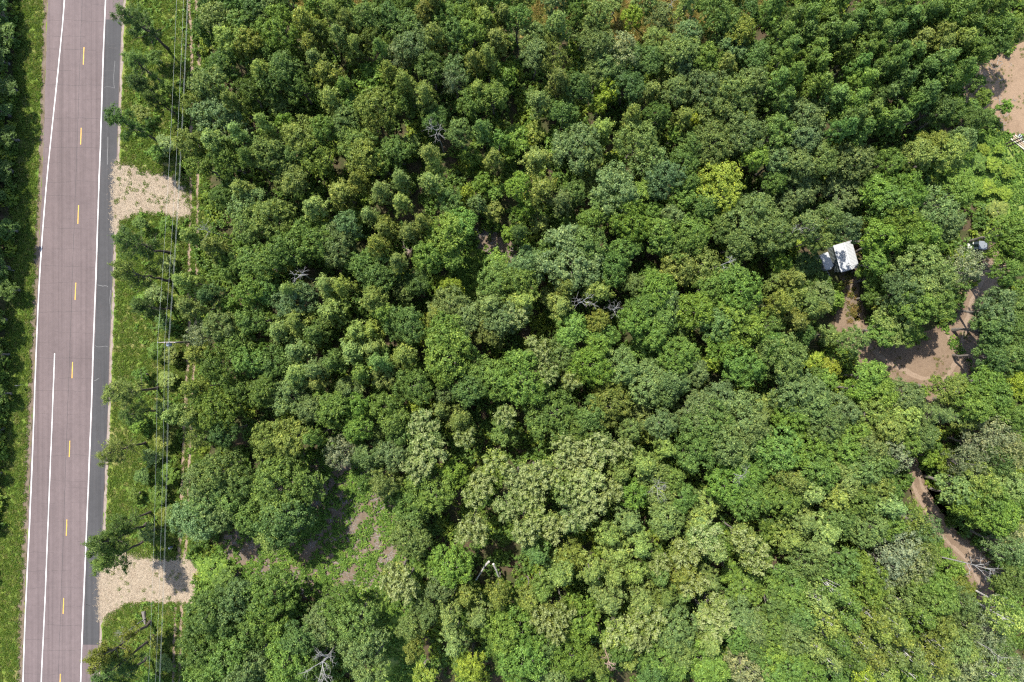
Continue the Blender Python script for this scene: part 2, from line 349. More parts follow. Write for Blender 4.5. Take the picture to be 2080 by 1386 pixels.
TREE_LIST = """
Oo 445 30 35;Og 490 45 35;Od 515 20 30;Ol 470 75 32;Oo 500 88 30;Od 455 130 28;Ob 418 165 36;Ob 432 232 46;Oo 387 212 24;Ao 470 205 26;Od 500 185 26;Oo 380 290 28;Al 432 288 36;Al 482 268 26;Ag 503 318 26;Og 400 330 26;Od 452 325 30;Od 415 50 26
Al 490 385 26;Ob 507 422 38;Og 447 400 22;Al 390 480 28;Ao 432 500 30;Og 462 540 30;Og 500 455 34;Og 502 535 30;Al 372 570 26;Ao 382 622 32;Ad 422 600 30;Yk 465 620 18;Og 502 590 30;Og 507 650 28;Ob 442 665 32;Wq 402 680 28;Og 478 692 28
Ao 400 722 30;Og 442 742 38;Og 500 732 32;Og 480 798 26;Ao 390 790 28;Al 352 845 28;Ao 390 850 30;Og 432 838 42;Wo 400 885 28;Od 452 880 26;Ob 440 960 40;Ob 402 985 40;Ob 425 1012 42;Og 490 990 30;Og 472 1022 34
Ob 387 1060 44;Ob 432 1042 40;Ob 360 1048 24;Og 505 1060 30;Og 425 1250 45;Ob 472 1228 40;Og 400 1320 40;Og 452 1332 50;Og 500 1290 42;Og 420 1375 40;Ob 492 1372 42
Ob 545 20 26;Og 562 50 38;Od 536 102 26;Ao 620 40 32;Ao 675 28 34;Ao 704 42 30;Ao 652 62 26;Og 742 30 30;Od 757 55 26;Od 792 32 30;Og 826 52 32;Ao 862 25 30;Og 902 30 28;Og 936 28 26;Al 986 36 30;Ao 1022 30 28;Ao 1006 80 34;Al 530 142 26;Ao 632 88 28;Ao 690 72 26;Ao 640 122 30;Ao 662 150 35;Ao 722 92 30;Og 756 76 26;Ag 772 98 22;Wq 802 110 26;Ob 838 82 40;Ao 882 72 30;Og 922 62 28;Og 960 60 26;Od 872 132 30;Wb 925 142 28;Ao 962 122 26;Ao 990 112 26;Od 572 132 30;Od 546 165 30;Od 602 172 30;Kl 565 210 26;Al 536 250 26;Yk 577 246 18;Oo 612 272 36;Og 652 262 28;Ag 700 176 26;Kk 756 156 32;Ao 790 142 26;Oo 762 215 40;Og 712 216 28;Al 672 200 30;Ob 702 242 30;Wo 762 246 26;Ao 822 166 30;Ao 862 192 32;Og 815 204 26;Od 882 240 26;Wq 920 158 24;Al 972 182 26;Kk 1022 152 28;Od 960 204 30;Og 1002 192 28;Ob 932 266 26;Ag 976 262 26;Yk 1012 285 20;Oo 542 310 36;Od 592 322 30;Og 642 312 36;Og 722 282 38;Oo 742 320 34;Og 802 302 30;Kl 835 290 18;Al 872 312 26;Al 882 336 24;Kk 960 312 22;Ao 1002 322 26;Og 772 328 26
Oo 590 362 32;Ob 541 442 40;Al 637 421 32;Ao 695 390 35;Ao 727 366 28;Al 772 388 28;Ab 812 363 26;Al 815 411 26;Al 875 368 30;Od 912 408 26;Yy 945 393 15;Kk 980 371 20;Kk 1007 388 18;Ko 1000 428 20;Ob 968 413 18;Kk 1035 473 16;Od 570 506 36;Og 542 536 30;Og 630 481 40;Ob 676 496 40;Kg 620 512 26;Ob 700 458 30;Kk 720 443 18;Al 750 436 22;Ao 782 466 32;Ao 832 471 28;Ao 765 496 26;Ao 857 451 24;Ok 908 471 40;Ok 936 453 30;Ok 870 518 32;Ok 908 518 30;Og 730 533 28;Og 760 553 38;Al 807 531 26;Al 587 588 20;Al 662 578 28;Al 695 581 26;Og 535 592 30;Ob 596 612 38;Al 757 611 34;Ag 778 637 28;Kb 820 586 26;Od 846 572 26;Yy 915 586 24;Ob 910 624 38;Ao 882 642 30;Og 820 661 40;Ao 670 633 40;Ao 602 652 32;Al 565 673 30;Ag 640 677 30;Al 725 674 30;Al 755 672 26;Ok 905 676 40;Ob 945 646 35;Og 1016 576 40;Kk 1010 531 24;Al 996 616 35;Ob 1020 647 35;Oo 995 675 30
Yk 535 702 15;Al 602 712 34;Og 550 737 32;Al 600 760 32;Ab 640 750 28;Al 715 715 34;Al 757 707 28;Ag 675 735 28;Al 770 732 30;Al 820 720 34;Oo 780 762 28;Ag 732 755 28;Al 645 777 28;Ob 585 805 40;Og 532 797 30;Ok 910 718 48;Og 838 787 40;Og 902 766 24;Og 950 790 34;Ok 1010 775 38;Og 977 750 28;Ob 902 800 22;Og 670 832 36;Ob 635 832 30;Ok 725 827 28;Ob 710 792 28;Og 785 827 34;Yy 850 825 18;Og 802 856 28;Ok 727 872 28;Kl 770 868 20;Og 812 888 26;Oo 550 900 40;Oo 590 890 34;Og 582 940 34;Ag 632 890 24;Wq 687 922 30;Ob 750 925 30;Ob 800 927 34;Og 557 997 56;Og 615 987 36;Ao 777 985 36;Og 742 985 18;Pp 862 862 32;Pp 870 917 40;Pp 845 952 30;Yk 920 965 28;Ao 895 832 26;Ao 932 852 30;Po 945 887 24;Pp 1027 847 24;Og 870 997 45;Og 830 1025 34;Pp 982 980 30;Pp 965 1005 28;Pl 1005 942 30;Kg 1025 882 26
Og 570 1058 50;Ol 550 1094 30;Og 834 1053 32;Ob 832 1096 40;Po 808 1179 37;Pp 821 1196 30;Pp 960 1078 35;Ok 912 1154 42;Ob 892 1194 32;Ob 862 1246 28;Ao 947 1209 30;Al 912 1254 28;Ao 972 1252 32;Al 922 1309 34;Yy 957 1357 28;Ao 837 1327 26;Ob 834 1277 28;Og 545 1214 48;Og 535 1266 40;Og 683 1234 40;Ob 661 1272 45;Og 715 1279 46;Ob 734 1322 40;Og 608 1302 36;Ok 578 1352 45;Od 636 1362 28;Ob 750 1367 34;Kz 859 1375 24;Ao 1012 1214 32;Ok 1017 1289 40;Og 1033 1342 30
Og 1052 32 26;Ab 1132 50 32;Od 1165 27 26;Ob 1215 27 32;Ob 1190 58 28;Yy 1287 32 22;Ob 1345 35 26;Ob 1400 68 30;Og 1460 15 38;Og 1477 44 34;Od 1515 20 26;Ob 1085 72 30;Wo 1127 105 32;Ob 1090 110 26;Ob 1215 87 32;Wq 1260 100 38;Ob 1282 118 28;Ob 1235 127 30;Ob 1335 82 30;Og 1322 118 30;Ob 1385 102 36;Ob 1397 127 30;Og 1440 120 30;Ob 1487 92 32;Ao 1475 130 26;Og 1540 110 30;Oo 1502 62 30;Ao 1135 160 28;Od 1172 176 30;Ob 1215 150 28;Yy 1236 176 25;Yy 1220 208 18;Od 1277 170 34;Ao 1322 186 28;Kl 1352 163 24;Ob 1377 182 28;Ob 1437 165 38;Ob 1490 175 38;Ob 1535 170 36;Ob 1452 220 34;Ob 1502 221 34;Al 1095 205 30;Kg 1117 218 18;Kl 1087 265 22;Kk 1050 282 28;Od 1147 226 28;Kk 1135 288 24;Ob 1170 296 45;Al 1225 262 30;Ao 1285 232 24;Ob 1297 282 42;Kk 1330 277 18;Od 1335 230 26;Ao 1390 238 28;Yy 1417 236 20;Yk 1375 272 18;Ob 1452 288 42;Og 1410 292 26;Ob 1515 270 38;Ok 1535 317 26;Al 1090 322 35;Ob 1195 326 30;Wb 1327 322 34;Og 1390 325 28;Kk 1245 327 18
Ok 1052 377 26;Ao 1102 384 38;Ab 1140 408 32;Og 1165 391 26;Yk 1065 428 18;Kl 1095 448 20;Kk 1157 448 22;Ok 1200 454 28;Ad 1055 471 22;Kl 1205 371 24;Ob 1252 383 45;Og 1235 412 35;Ok 1297 397 30;Ok 1285 446 38;Og 1265 458 22;Og 1322 431 24;Ob 1352 361 38;Og 1397 367 22;Ok 1390 397 28;Yy 1462 376 50;Og 1440 414 30;Ob 1367 441 24;Ok 1342 474 34;Ok 1407 466 35;Og 1397 492 40;Og 1362 494 30;Ob 1530 441 48;Ao 1547 477 24;Ob 1505 496 32;Og 1465 464 28;Ok 1272 507 30;Ob 1160 521 60;Og 1195 496 35;Og 1127 509 35;Og 1235 541 40;Ob 1070 536 35;Kl 1097 531 20;Og 1055 572 34;Ao 1150 584 28;Ao 1140 621 34;Kl 1120 604 20;Ao 1217 592 35;Kk 1320 561 24;Ob 1292 578 24;Ok 1340 591 38;Ob 1352 619 34;Oo 1382 541 35;Wo 1425 538 38;Ok 1310 627 30;Ok 1490 563 30;Og 1445 583 34;Ok 1502 591 42;Ok 1415 629 35;Og 1515 617 36;Ok 1510 648 48;Al 1065 611 35;Pp 1052 642 26;Ok 1160 669 34;Oo 1215 654 24;Ok 1227 682 30;Ok 1325 677 30;Kg 1372 679 34;Ok 1290 654 32;Og 1347 647 32;Og 1460 660 36
Pp 1090 707 28;Pp 1097 730 22;Ok 1062 766 50;Ob 1140 726 36;Pp 1115 761 22;Ok 1200 747 42;Ob 1260 745 36;Ok 1215 706 26;Kk 1305 711 28;Ok 1380 722 38;Ob 1322 777 42;Ob 1372 776 30;Ob 1415 758 26;Ob 1350 806 24;Yy 1447 740 18;Ok 1465 707 28;Ok 1515 745 40;Og 1120 846 50;Po 1160 775 20;Oo 1242 782 28;Oo 1240 827 42;Og 1202 843 34;Kl 1302 848 26;Ob 1280 876 24;Ob 1345 866 32;Og 1180 868 30;Ob 1425 838 40;Ob 1465 812 36;Og 1440 868 48;Ob 1502 843 45;Ob 1530 863 36;Og 1415 918 40;Ob 1490 906 45;Yy 1435 809 14;Pp 1147 912 32;Pp 1215 917 40;Pp 1175 933 34;Pp 1135 958 34;Pp 1055 972 32;Pp 1090 966 34;Pp 1195 986 38;Pp 1240 998 26;Pp 1077 1008 32;Pp 1200 1026 34;Pp 1265 912 22;Pp 1150 1000 28;Al 1260 958 30;Al 1305 943 34;Al 1352 913 28;Ob 1327 966 34;Og 1365 976 28;Oo 1342 1006 30;Ok 1290 1003 32;Og 1385 1011 28;Ok 1490 981 44;Ok 1527 961 30;Ok 1522 1013 40;Kl 1440 1023 30;Ok 1550 905 34;Pp 1030 1030 30
Pp 1068 1078 30;Pp 1125 1072 30;Pp 1166 1052 32;Pp 1095 1054 30;Al 1236 1088 32;Al 1279 1058 35;Al 1299 1109 34;Al 1254 1122 36;Ol 1354 1058 34;Al 1417 1058 36;Pl 1432 1089 36;Po 1392 1122 35;Al 1455 1122 30;Po 1510 1094 30;Po 1537 1132 34;Pp 1339 1144 24;Ag 1090 1124 35;Oo 1161 1133 32;Al 1135 1165 38;Al 1201 1159 34;Al 1249 1165 34;Al 1289 1162 34;Ag 1341 1170 30;Ao 1379 1165 32;Po 1404 1182 32;Ao 1442 1180 28;Kk 1487 1165 22;Kk 1517 1200 36;Ao 1236 1220 42;Ag 1103 1202 32;Ao 1075 1220 30;Pp 1103 1255 30;Po 1145 1245 26;Pp 1130 1280 24;Ok 1183 1260 38;Al 1306 1220 36;Ao 1349 1210 32;Po 1314 1255 40;Pl 1256 1285 38;Pp 1299 1300 24;Ag 1387 1202 30;Ok 1060 1285 48;Og 1115 1310 34;Ok 1060 1347 48;Ok 1160 1335 46;Ol 1123 1373 32;Og 1258 1318 34;Ao 1215 1356 26;Ao 1279 1340 28;Ob 1366 1278 44;Ob 1379 1315 40;Pl 1447 1264 40;Pp 1452 1235 32;Al 1442 1310 32;Ok 1432 1340 36;Ok 1354 1350 42;Og 1324 1373 30;Ob 1505 1260 34;Ob 1537 1278 34;Og 1500 1298 28;Wq 1517 1362 40;Ok 1447 1368 34;Og 1537 1320 30
Ag 1572 12 26;Ag 1610 35 30;Ag 1642 32 28;Ag 1680 37 30;Ag 1635 62 34;Ag 1592 66 30;Ag 1685 63 34;Ag 1715 68 28;Ag 1755 22 34;Ag 1735 43 30;Ag 1772 43 34;Ag 1810 32 30;Ag 1847 38 38;Ag 1885 27 30;Ag 1905 20 26;Ag 1947 22 34;Ag 1985 15 32;Ag 2022 12 28;Ag 1930 43 28;Ag 1972 50 32;Ag 1785 66 30;Ag 1815 68 26;Ag 1765 83 30;Ao 1872 83 38;Ao 1910 70 32;Ao 1910 93 34;Ao 1950 83 34;Ag 1972 100 34;Ag 1985 113 26;Og 2035 50 30;Og 2060 58 26;Od 2027 84 28;Ag 1605 93 30;Ag 1660 98 30;Ag 1647 118 28;Ag 1665 130 30;Ag 1590 121 28;Ag 1710 106 26;Ag 1755 106 34;Ag 1777 101 24;Ag 1820 106 26;Ag 1855 108 28;Ak 1747 130 28;Ag 1797 136 30;Ag 1825 126 24;Ag 1915 123 32;Ag 1880 141 36;Ag 1910 151 32;Ag 1950 141 28;Ag 1960 153 24;Ag 1922 166 30;Ag 1835 163 28;Ak 1755 163 32;Ag 1665 171 34;Ag 1610 151 32;Ag 1580 161 28;Ag 1592 201 34;Ob 1642 230 38;Ag 1700 196 36;Ag 1740 203 32;Ag 1797 193 32;Ag 1880 188 38;Ag 1852 208 30;Ag 1765 226 34;Ag 1735 238 30;Ag 1820 241 34;Ag 1780 241 30;Ob 1635 273 34;Og 1585 263 34;Ag 1750 261 30;Ag 1715 258 28;Kz 1705 301 22;Kg 1730 296 22;Ob 1670 318 34;Ob 1622 328 34;Ob 1580 326 30;Ob 1740 323 38;Og 1810 328 26;Ol 1872 311 30;Ol 1897 291 24;Ol 1930 306 34;Ol 1960 284 26;Od 1910 216 28;Od 1935 226 26;Kg 1972 221 20;Kg 2000 196 18;Od 1985 241 22
Ob 1575 464 40;Ob 1622 384 38;Od 1575 367 26;Ob 1720 382 40;Og 1772 369 22;Ok 1792 387 34;Ok 1842 392 42;Og 1825 414 40;Wb 1905 417 42;Ok 1950 389 32;Ob 1922 447 38;Ob 1685 442 28;Ob 1647 457 28;Ob 1725 464 30;Ob 1667 484 24;Ko 1760 452 18;Ok 1835 452 36;Ok 1797 477 34;Ok 1872 479 40;Ok 1785 497 26;Ok 1892 497 28;Kk 1597 487 20;Kz 1612 501 16;Kz 1590 537 22;Kk 1575 517 20;Od 1642 537 26;Ko 1585 572 26;Ao 1617 567 26;Kd 1665 577 24;Ao 1617 597 30;Ob 1670 602 30;Ok 1698 608 18;Ao 1590 617 30;Ob 1642 617 26;Ao 1667 629 22;Ao 1615 652 36;Og 1572 659 26;Og 1635 679 22;Ko 1685 682 20;Kk 1772 567 22;Kk 1757 547 15;Kk 1790 582 20;Kg 1772 604 17;Ko 1788 619 16;Ok 1785 532 24;Ol 1880 547 46;Ob 1908 577 42;Ob 1847 584 42;Ok 1872 609 42;Og 1912 616 32;Ol 1822 662 38;Ok 1850 672 26;Ok 1800 671 30;Ob 1738 694 28;Wq 1972 542 32;Ok 2038 508 24;Ok 2055 472 34;Kl 2027 429 28;Ok 2070 498 24;Ok 2052 552 26;Og 2070 537 24;Ob 2035 629 40;Og 2067 622 30;Og 2025 668 36;Og 2070 668 30
Ob 1597 725 45;Og 1575 707 30;Ob 1630 800 48;Ob 1660 826 36;Kl 1585 823 34;Ok 1622 843 38;Ob 1710 843 40;Ok 1772 768 34;Ok 1750 794 26;Ok 1787 796 34;Ob 1840 806 34;Yk 1868 800 18;Ol 1785 843 38;Ol 1842 850 34;Ol 1810 864 34;Ol 1795 876 22;Jb 1910 843 38;Yo 1932 790 30;Yo 1965 855 22;Ok 2005 775 36;Ok 2017 806 40;Og 1985 823 32;Ok 2042 838 30;Yy 2065 775 28;Od 2022 725 30;Og 2060 730 34;Og 2067 850 24;Ob 1685 868 38;Ok 1735 889 34;Ok 1585 918 44;Ok 1647 919 40;Og 1700 911 30;Ok 1722 931 40;Ob 1772 914 32;Ob 1760 948 40;Wq 1820 928 32;Og 1797 946 28;Ok 1665 963 40;Ol 1710 976 36;Ao 1610 975 38;Ol 1772 988 38;Og 1808 996 24;Al 1647 1000 36;Al 1697 1010 40;Og 1585 1015 36;Og 1747 1015 36;Al 1810 1028 34;Wq 2035 888 40;Wq 1997 906 36;Wq 2060 918 34;Wq 1974 944 30;Wb 2035 930 30;Ol 1960 994 36;Ol 1997 988 38;Ol 2047 993 40;Ok 2010 1016 40;Ok 1964 1018 28;Ok 2065 1024 34;Kz 1922 944 18
Kk 1575 1060 35;Al 1605 1095 36;Al 1635 1060 36;Al 1681 1078 42;Al 1666 1112 36;Og 1711 1055 36;Ob 1769 1073 38;Ok 1806 1063 34;Wo 1860 1060 32;Wb 1882 1080 32;Wq 1834 1115 40;Wq 1811 1150 40;Wq 1857 1150 44;Wb 1880 1122 34;Kk 1908 1136 22;Ok 1907 1190 30;Og 1872 1170 30;Og 1716 1150 36;Ob 1643 1150 38;Og 1766 1190 44;Og 1610 1190 36;Yk 1580 1195 24;Bg 1696 1200 36;Bg 1724 1222 30;Bl 1666 1220 34;Ok 1610 1220 34;Wb 1811 1225 38;Ob 1884 1222 38;Og 1912 1215 34;Ko 1952 1195 28;Kk 1942 1157 22;Wb 1958 1226 32;Og 1585 1240 30;Og 1635 1255 36;Bl 1681 1265 38;Bg 1724 1260 38;Bo 1774 1255 38;Bl 1811 1265 36;Kk 1857 1280 34;Bo 1824 1290 34;Bl 1786 1280 34;Bg 1874 1255 34;Ao 1917 1278 38;Wb 1962 1272 34;Yl 1937 1310 38;Yl 1967 1323 28;Bo 1905 1310 24;Wq 2012 1285 36;Bl 2050 1260 36;Bg 2050 1235 34;Og 1575 1278 34;Ob 1623 1290 40;Bl 1655 1310 34;Bg 1701 1303 36;Bo 1748 1305 36;Ok 1583 1323 40;Ok 1628 1323 34;Bl 1686 1340 36;Bg 1731 1335 34;Bo 1774 1335 36;Bl 1816 1335 36;Bo 1856 1340 34;Bo 1894 1345 36;Bl 1924 1353 30;Ok 1598 1362 44;Ok 1648 1373 34;Bg 1701 1371 34;By 1751 1371 30;Bl 1799 1371 34;Bg 1849 1373 34;Bo 1899 1373 34;Wq 1962 1358 36;Wq 2000 1346 36;Wb 2037 1335 34;Wq 2057 1371 34;Bl 2025 1376 30;Ok 2040 1054 34;Ok 1995 1050 26;Wq 2064 1080 32;Wb 2056 1114 32;Og 2068 1144 28;Od 2059 1178 32
Kz 2000 302 16;Kz 2032 302 14;Kk 1990 330 22;Kz 2020 332 20;Kk 1962 345 25;Kz 2048 348 18;Kk 1980 376 25;Kz 2010 382 22;Kz 2042 392 20;Kk 1938 350 20;Kz 2035 420 15;Kz 1655 737 20;Kz 1692 748 18;Kk 1682 772 20;Kk 1660 762 18;Kk 1905 330 22
Og 640 -8 30;Og 690 -6 28;Od 770 -4 30;Og 830 -2 30;Ao 880 -6 30;Og 930 -8 28;Ao 975 -4 28;Og 1010 -10 28;Ol 1060 -8 26;Ob 1130 -4 28;Og 1180 -10 28;Kl 1250 4 16;Ol 1310 -2 26;Al 1395 6 24;Og 1430 -14 26;Ao 1490 -10 26;Og 1590 -10 28;Ag 1650 -6 30;Ag 1710 -4 30;Ag 1830 -6 30;Ag 1925 -8 28;Od 530 -8 30;Od 575 -10 28;Od 470 -6 30;Od 425 2 26;Kz 1395 960 12;Kz 1388 936 10;Kl 1312 888 14;Kz 1418 800 10
Ob 1882 888 26;Ok 1848 905 24;Kk 1892 932 18;Kg 1868 866 20;Kk 1955 150 14;Kg 2010 235 16;Kk 2045 215 13;Kg 1990 165 14
"""

# ------------------------------------------------------------------ leaf meshes
def leaf_mesh(name, P, Nn, L, Wd, var, seed, mat):
    n = len(P); r = np.random.default_rng(n)
    Nn = Nn / (np.linalg.norm(Nn, axis=1, keepdims=True) + 1e-9)
    a = r.normal(size=(n, 3)); t = np.cross(Nn, a); t /= (np.linalg.norm(t, axis=1, keepdims=True) + 1e-9); b = np.cross(Nn, t)
    L = L[:, None]; Wd = Wd[:, None]
    V = np.stack([P - t * L, P + b * Wd + Nn * L * .18, P + t * L, P - b * Wd + Nn * L * .18], 1).reshape(-1, 3)
    me = bpy.data.meshes.new(name)
    me.vertices.add(4 * n); me.vertices.foreach_set('co', V.astype(np.float32).ravel())
    me.loops.add(4 * n); me.loops.foreach_set('vertex_index', np.arange(4 * n, dtype=np.int32))
    me.polygons.add(n); me.polygons.foreach_set('loop_start', np.arange(0, 4 * n, 4, dtype=np.int32))
    me.update(calc_edges=True)
    for nm, arr in (('var', var), ('seed', seed)):
        at = me.attributes.new(nm, 'FLOAT', 'FACE'); at.data.foreach_set('value', np.asarray(arr, np.float32))
    me.materials.append(mat); return me
class Leaves:
    def __init__(s, seed): s.r = np.random.default_rng(seed); s.P = []; s.N = []; s.L = []; s.W = []; s.v = []; s.s = []
    def clump(s, c, rad, n, out, size=(.12, .21), asp=.62, up=.35, spread=.6, seedp=0.0, zs=.8, vb=0.0):
        r = s.r; u = r.normal(size=(n, 3)); u /= np.linalg.norm(u, axis=1, keepdims=True)
        out = np.asarray(out, float)
        q = u * np.minimum(np.abs(r.normal(0, .62, (n, 1))), 1.5) ** .8 * rad; an = r.uniform(.6, 1.45, 3); rm = np.linalg.qr(r.normal(size=(3, 3)))[0]; q = (q @ rm * an) @ rm.T; q[:, 2] *= zs
        s.P.append(np.asarray(c) + q); s.N.append(u * .75 + out * .45 + np.array((0, 0, up)) + r.normal(size=(n, 3)) * spread)
        L = r.uniform(size[0], size[1], n); s.L.append(L); s.W.append(L * asp * r.uniform(.75, 1.2, n))
        s.v.append(np.clip(r.normal(.47 + vb + r.normal(0, .09), .2, n), 0, 1)); s.s.append((r.random(n) < seedp) * r.uniform(.5, 1, n))
    def mesh(s, name, mat):
        c = np.concatenate; return leaf_mesh(name, c(s.P), c(s.N), c(s.L), c(s.W), c(s.v), c(s.s), mat)
def sph(r, n, zmin=-.35):
    out = []
    while len(out) < n:
        u = r.normal(size=3); u /= np.linalg.norm(u)
        if u[2] > zmin: out.append(u)
    return out
def trunk_mb(h, r0, lobes, seed, zfork=.45, sides=7, limb=.4):
    r = np.random.default_rng(seed); mb = MB(); n = 6
    ax = [(r.normal(0, .12) * (i > 0), r.normal(0, .12) * (i > 0), h * i / n * .93) for i in range(n + 1)]
    mb.tube(ax, [r0 * (1.35 if i == 0 else 1 - .82 * i / n) for i in range(n + 1)], sides)
    for c in lobes:
        z0 = h * r.uniform(zfork * .8, zfork * 1.15); z0 = min(z0, c[2] - .4)
        i = min(int(z0 / (h * .93) * n), n - 1); b = Vector(ax[i]); b.z = z0; c = Vector(c)
        m_ = b.lerp(c, .5) + Vector((r.normal(0, .15), r.normal(0, .15), -.15))
        mb.tube([b, m_, c], [r0 * limb, r0 * limb * .65, r0 * .12], 5)
    return mb
PROTO = {}
def add_proto(kind, tm, cm, R, Hh): PROTO.setdefault(kind, []).append((tm, cm, R, Hh))

def broadleaf(kind, seed, R, Hh, nl, nlow, per, leaves, size, bark, rc=(.42, .74), gap=.72):
    r = np.random.default_rng(seed); lobes = []
    lobes.append((np.array((r.normal(0, .12 * R), r.normal(0, .12 * R), Hh - .48 * R)), .46 * R))
    a0 = r.uniform(0, 6.28)
    for i in range(nl):
        a = a0 + 6.283 * i / nl + r.normal(0, .22); d = R * r.uniform(.48, .70)
        lobes.append((np.array((d * math.cos(a), d * math.sin(a), Hh - R * r.uniform(.62, 1.0))), R * r.uniform(.30, .44)))
    for i in range(nlow):
        a = a0 + .4 + 6.283 * i / nlow + r.normal(0, .25); d = R * r.uniform(.62, .86)
        lobes.append((np.array((d * math.cos(a), d * math.sin(a), Hh - R * r.uniform(1.15, 1.6))), R * r.uniform(.26, .38)))
    lv = Leaves(seed + 5)
    for k, (c, lr) in enumerate(lobes):
        m = max(4, int(per * (lr / (.4 * R)) ** 2))
        for u in sph(r, m):
            p = c + u * lr * r.uniform(.78, 1.1) * np.array((1, 1, .9))
            if any(j != k and np.linalg.norm((p - c2) / l2) < gap for j, (c2, l2) in enumerate(lobes)): continue
            lv.clump(p, r.uniform(*rc), leaves, u, size, vb=r.normal(0, .05))
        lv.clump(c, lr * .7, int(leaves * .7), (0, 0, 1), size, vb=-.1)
    t = trunk_mb(Hh * .93, .16 + .03 * R, [l[0] for l in lobes], seed).mesh('trunk', M[bark])
    add_proto(kind, t, lv.mesh('crown', M['leaf']), R, Hh)
def column(kind, seed, R, Hh, leaves, per, size, bark, zb=.45, nl=13, rc=(.22, .46), droop=0.0):
    r = np.random.default_rng(seed); lv = Leaves(seed + 9); cs = []
    for i in range(nl):
        f = (i + .5) / nl; z = Hh * (zb + (1 - zb) * (.08 + .88 * f)); prof = R * min(1, 1.25 * (1 - f) ** .62) * (.55 + .45 * min(1, f * 3.2))
        a = i * 2.4 + r.normal(0, .4); d = prof * r.uniform(.42, .66); lr = prof * r.uniform(.40, .56) + .18
        c = np.array((d * math.cos(a), d * math.sin(a), z)); cs.append(c)
        for u in sph(r, per, -.5):
            p = c + u * lr * r.uniform(.7, 1.15) * np.array((1, 1, 1.25)); p[2] -= droop * np.hypot(p[0], p[1])
            lv.clump(p, r.uniform(*rc), leaves, u, size, asp=.66, up=.25, zs=1.15, vb=r.normal(0, .06))
    lv.clump((0, 0, Hh - .35), .4, leaves, (0, 0, 1), size, zs=1.4)
    t = trunk_mb(Hh * (1.04 if bark == 'birchbark' else .98), (.135 if bark == 'birchbark' else .10) + .022 * R, cs, seed, .5, 6, .3).mesh('trunk', M[bark])
    add_proto(kind, t, lv.mesh('crown', M['leaf']), R, Hh)
def seedtree(kind, seed, R, Hh):
    r = np.random.default_rng(seed); lv = Leaves(seed + 3); cs = []
    nf = 17
    for i in range(nf):
        rho = R * .86 * math.sqrt((i + .4) / nf); a = i * 2.4 + r.normal(0, .3); zt = Hh - .34 * rho * rho / R - r.uniform(0, .9)
        tip = np.array((rho * math.cos(a), rho * math.sin(a), zt)); ax = np.array((math.cos(a) * .28 * rho / R, math.sin(a) * .28 * rho / R, 1.0))
        cs.append(tip - ax * 1.8)
        for k in range(5):
            p = tip - ax * (.5 * k) + r.normal(0, .10, 3); u = r.normal(size=3); u[2] = abs(u[2])
            lv.clump(p, .36 + .10 * k, 46, ax * .4 + r.normal(0, .3, 3), (.10, .18), .6, zs=1.1, seedp=(.8, .65, .35, .1, .0)[k], vb=r.normal(0, .05))
    for u in sph(r, 26, -.1):
        lv.clump(np.array((0, 0, Hh - 2.6)) + u * R * np.array((.8, .8, .45)), .6, 60, u, (.13, .2))
    t = trunk_mb(Hh * .85, .2, cs[::2], seed).mesh('trunk', M['bark']); add_proto(kind, t, lv.mesh('crown', M['leaf']), R, Hh)
def pine(kind, seed, R, Hh):
    r = np.random.default_rng(seed); lv = Leaves(seed + 2); mb = MB(); n = 9
    ax = [Vector((r.normal(0, .1) * (i > 0), r.normal(0, .1) * (i > 0), Hh * i / n)) for i in range(n + 1)]
    mb.tube(ax, [.19 * (1.3 if i == 0 else 1 - .9 * i / n) for i in range(n + 1)], 7)
    for i in range(38):
        f = r.uniform(0, 1) ** .8; z = Hh * (.36 + .62 * f); a = r.uniform(0, 6.28); l = R * (1.08 - .8 * f) * r.uniform(.55, 1.05)
        k = min(int(z / Hh * n), n - 1); b = ax[k].lerp(ax[k + 1], z / Hh * n - k); d = Vector((math.cos(a), math.sin(a), .22 + .35 * f))
        tip = b + d * l + Vector((0, 0, .1 * l)); mb.tube([b, b.lerp(tip, .55) - Vector((0, 0, .08 * l)), tip], [.05, .035, .012], 4)
        if f < .12 and r.random() < .6: continue
        for q in range(int(2 + l * 1.9)):
            g = .38 + .62 * r.random(); p = b.lerp(tip, g) + Vector(r.normal(0, .22, 3))
            lv.clump(np.array(p), r.uniform(.3, .5), 54, (d.x * .5, d.y * .5, .6), (.10, .17), .26, up=.3, spread=.9, zs=.7, vb=r.normal(-.03, .08))
    lv.clump((0, 0, Hh), .35, 50, (0, 0, 1), (.1, .16), .3)
    add_proto(kind, mb.mesh('trunk', M['pinebark']), lv.mesh('crown', M['leaf']), R, Hh)

for i in range(5): broadleaf('big', 100 + i, 3.9, 13.5, 7 + i % 3, 7, 28, 66, (.095, .175), 'bark', (.30, .58))
for i in range(5): broadleaf('mid', 200 + i, 2.7, 12.0, 5 + i % 2, 4, 22, 62, (.085, .16), 'bark', (.24, .48))
for i in range(4): broadleaf('young', 300 + i, 1.7, 6.5, 5, 3, 15, 48, (.09, .155), 'bark', (.18, .36))
for i in range(4): broadleaf('sparse', 400 + i, 3.2, 12.5, 7, 6, 12, 34, (.10, .17), 'bark', (.40, .70), .6)
for i in range(6): column('aspen', 500 + i, 2.2, 14.5, 54, 13, (.085, .155), 'bark')
for i in range(5): column('birch', 600 + i, 1.9, 15.0, 34, 7, (.085, .15), 'birchbark', .46, 12, (.30, .58), .12)
for i in range(4): seedtree('seed', 700 + i, 2.7, 13.0)
for i in range(5): pine('pine', 800 + i, 2.6, 14.0)

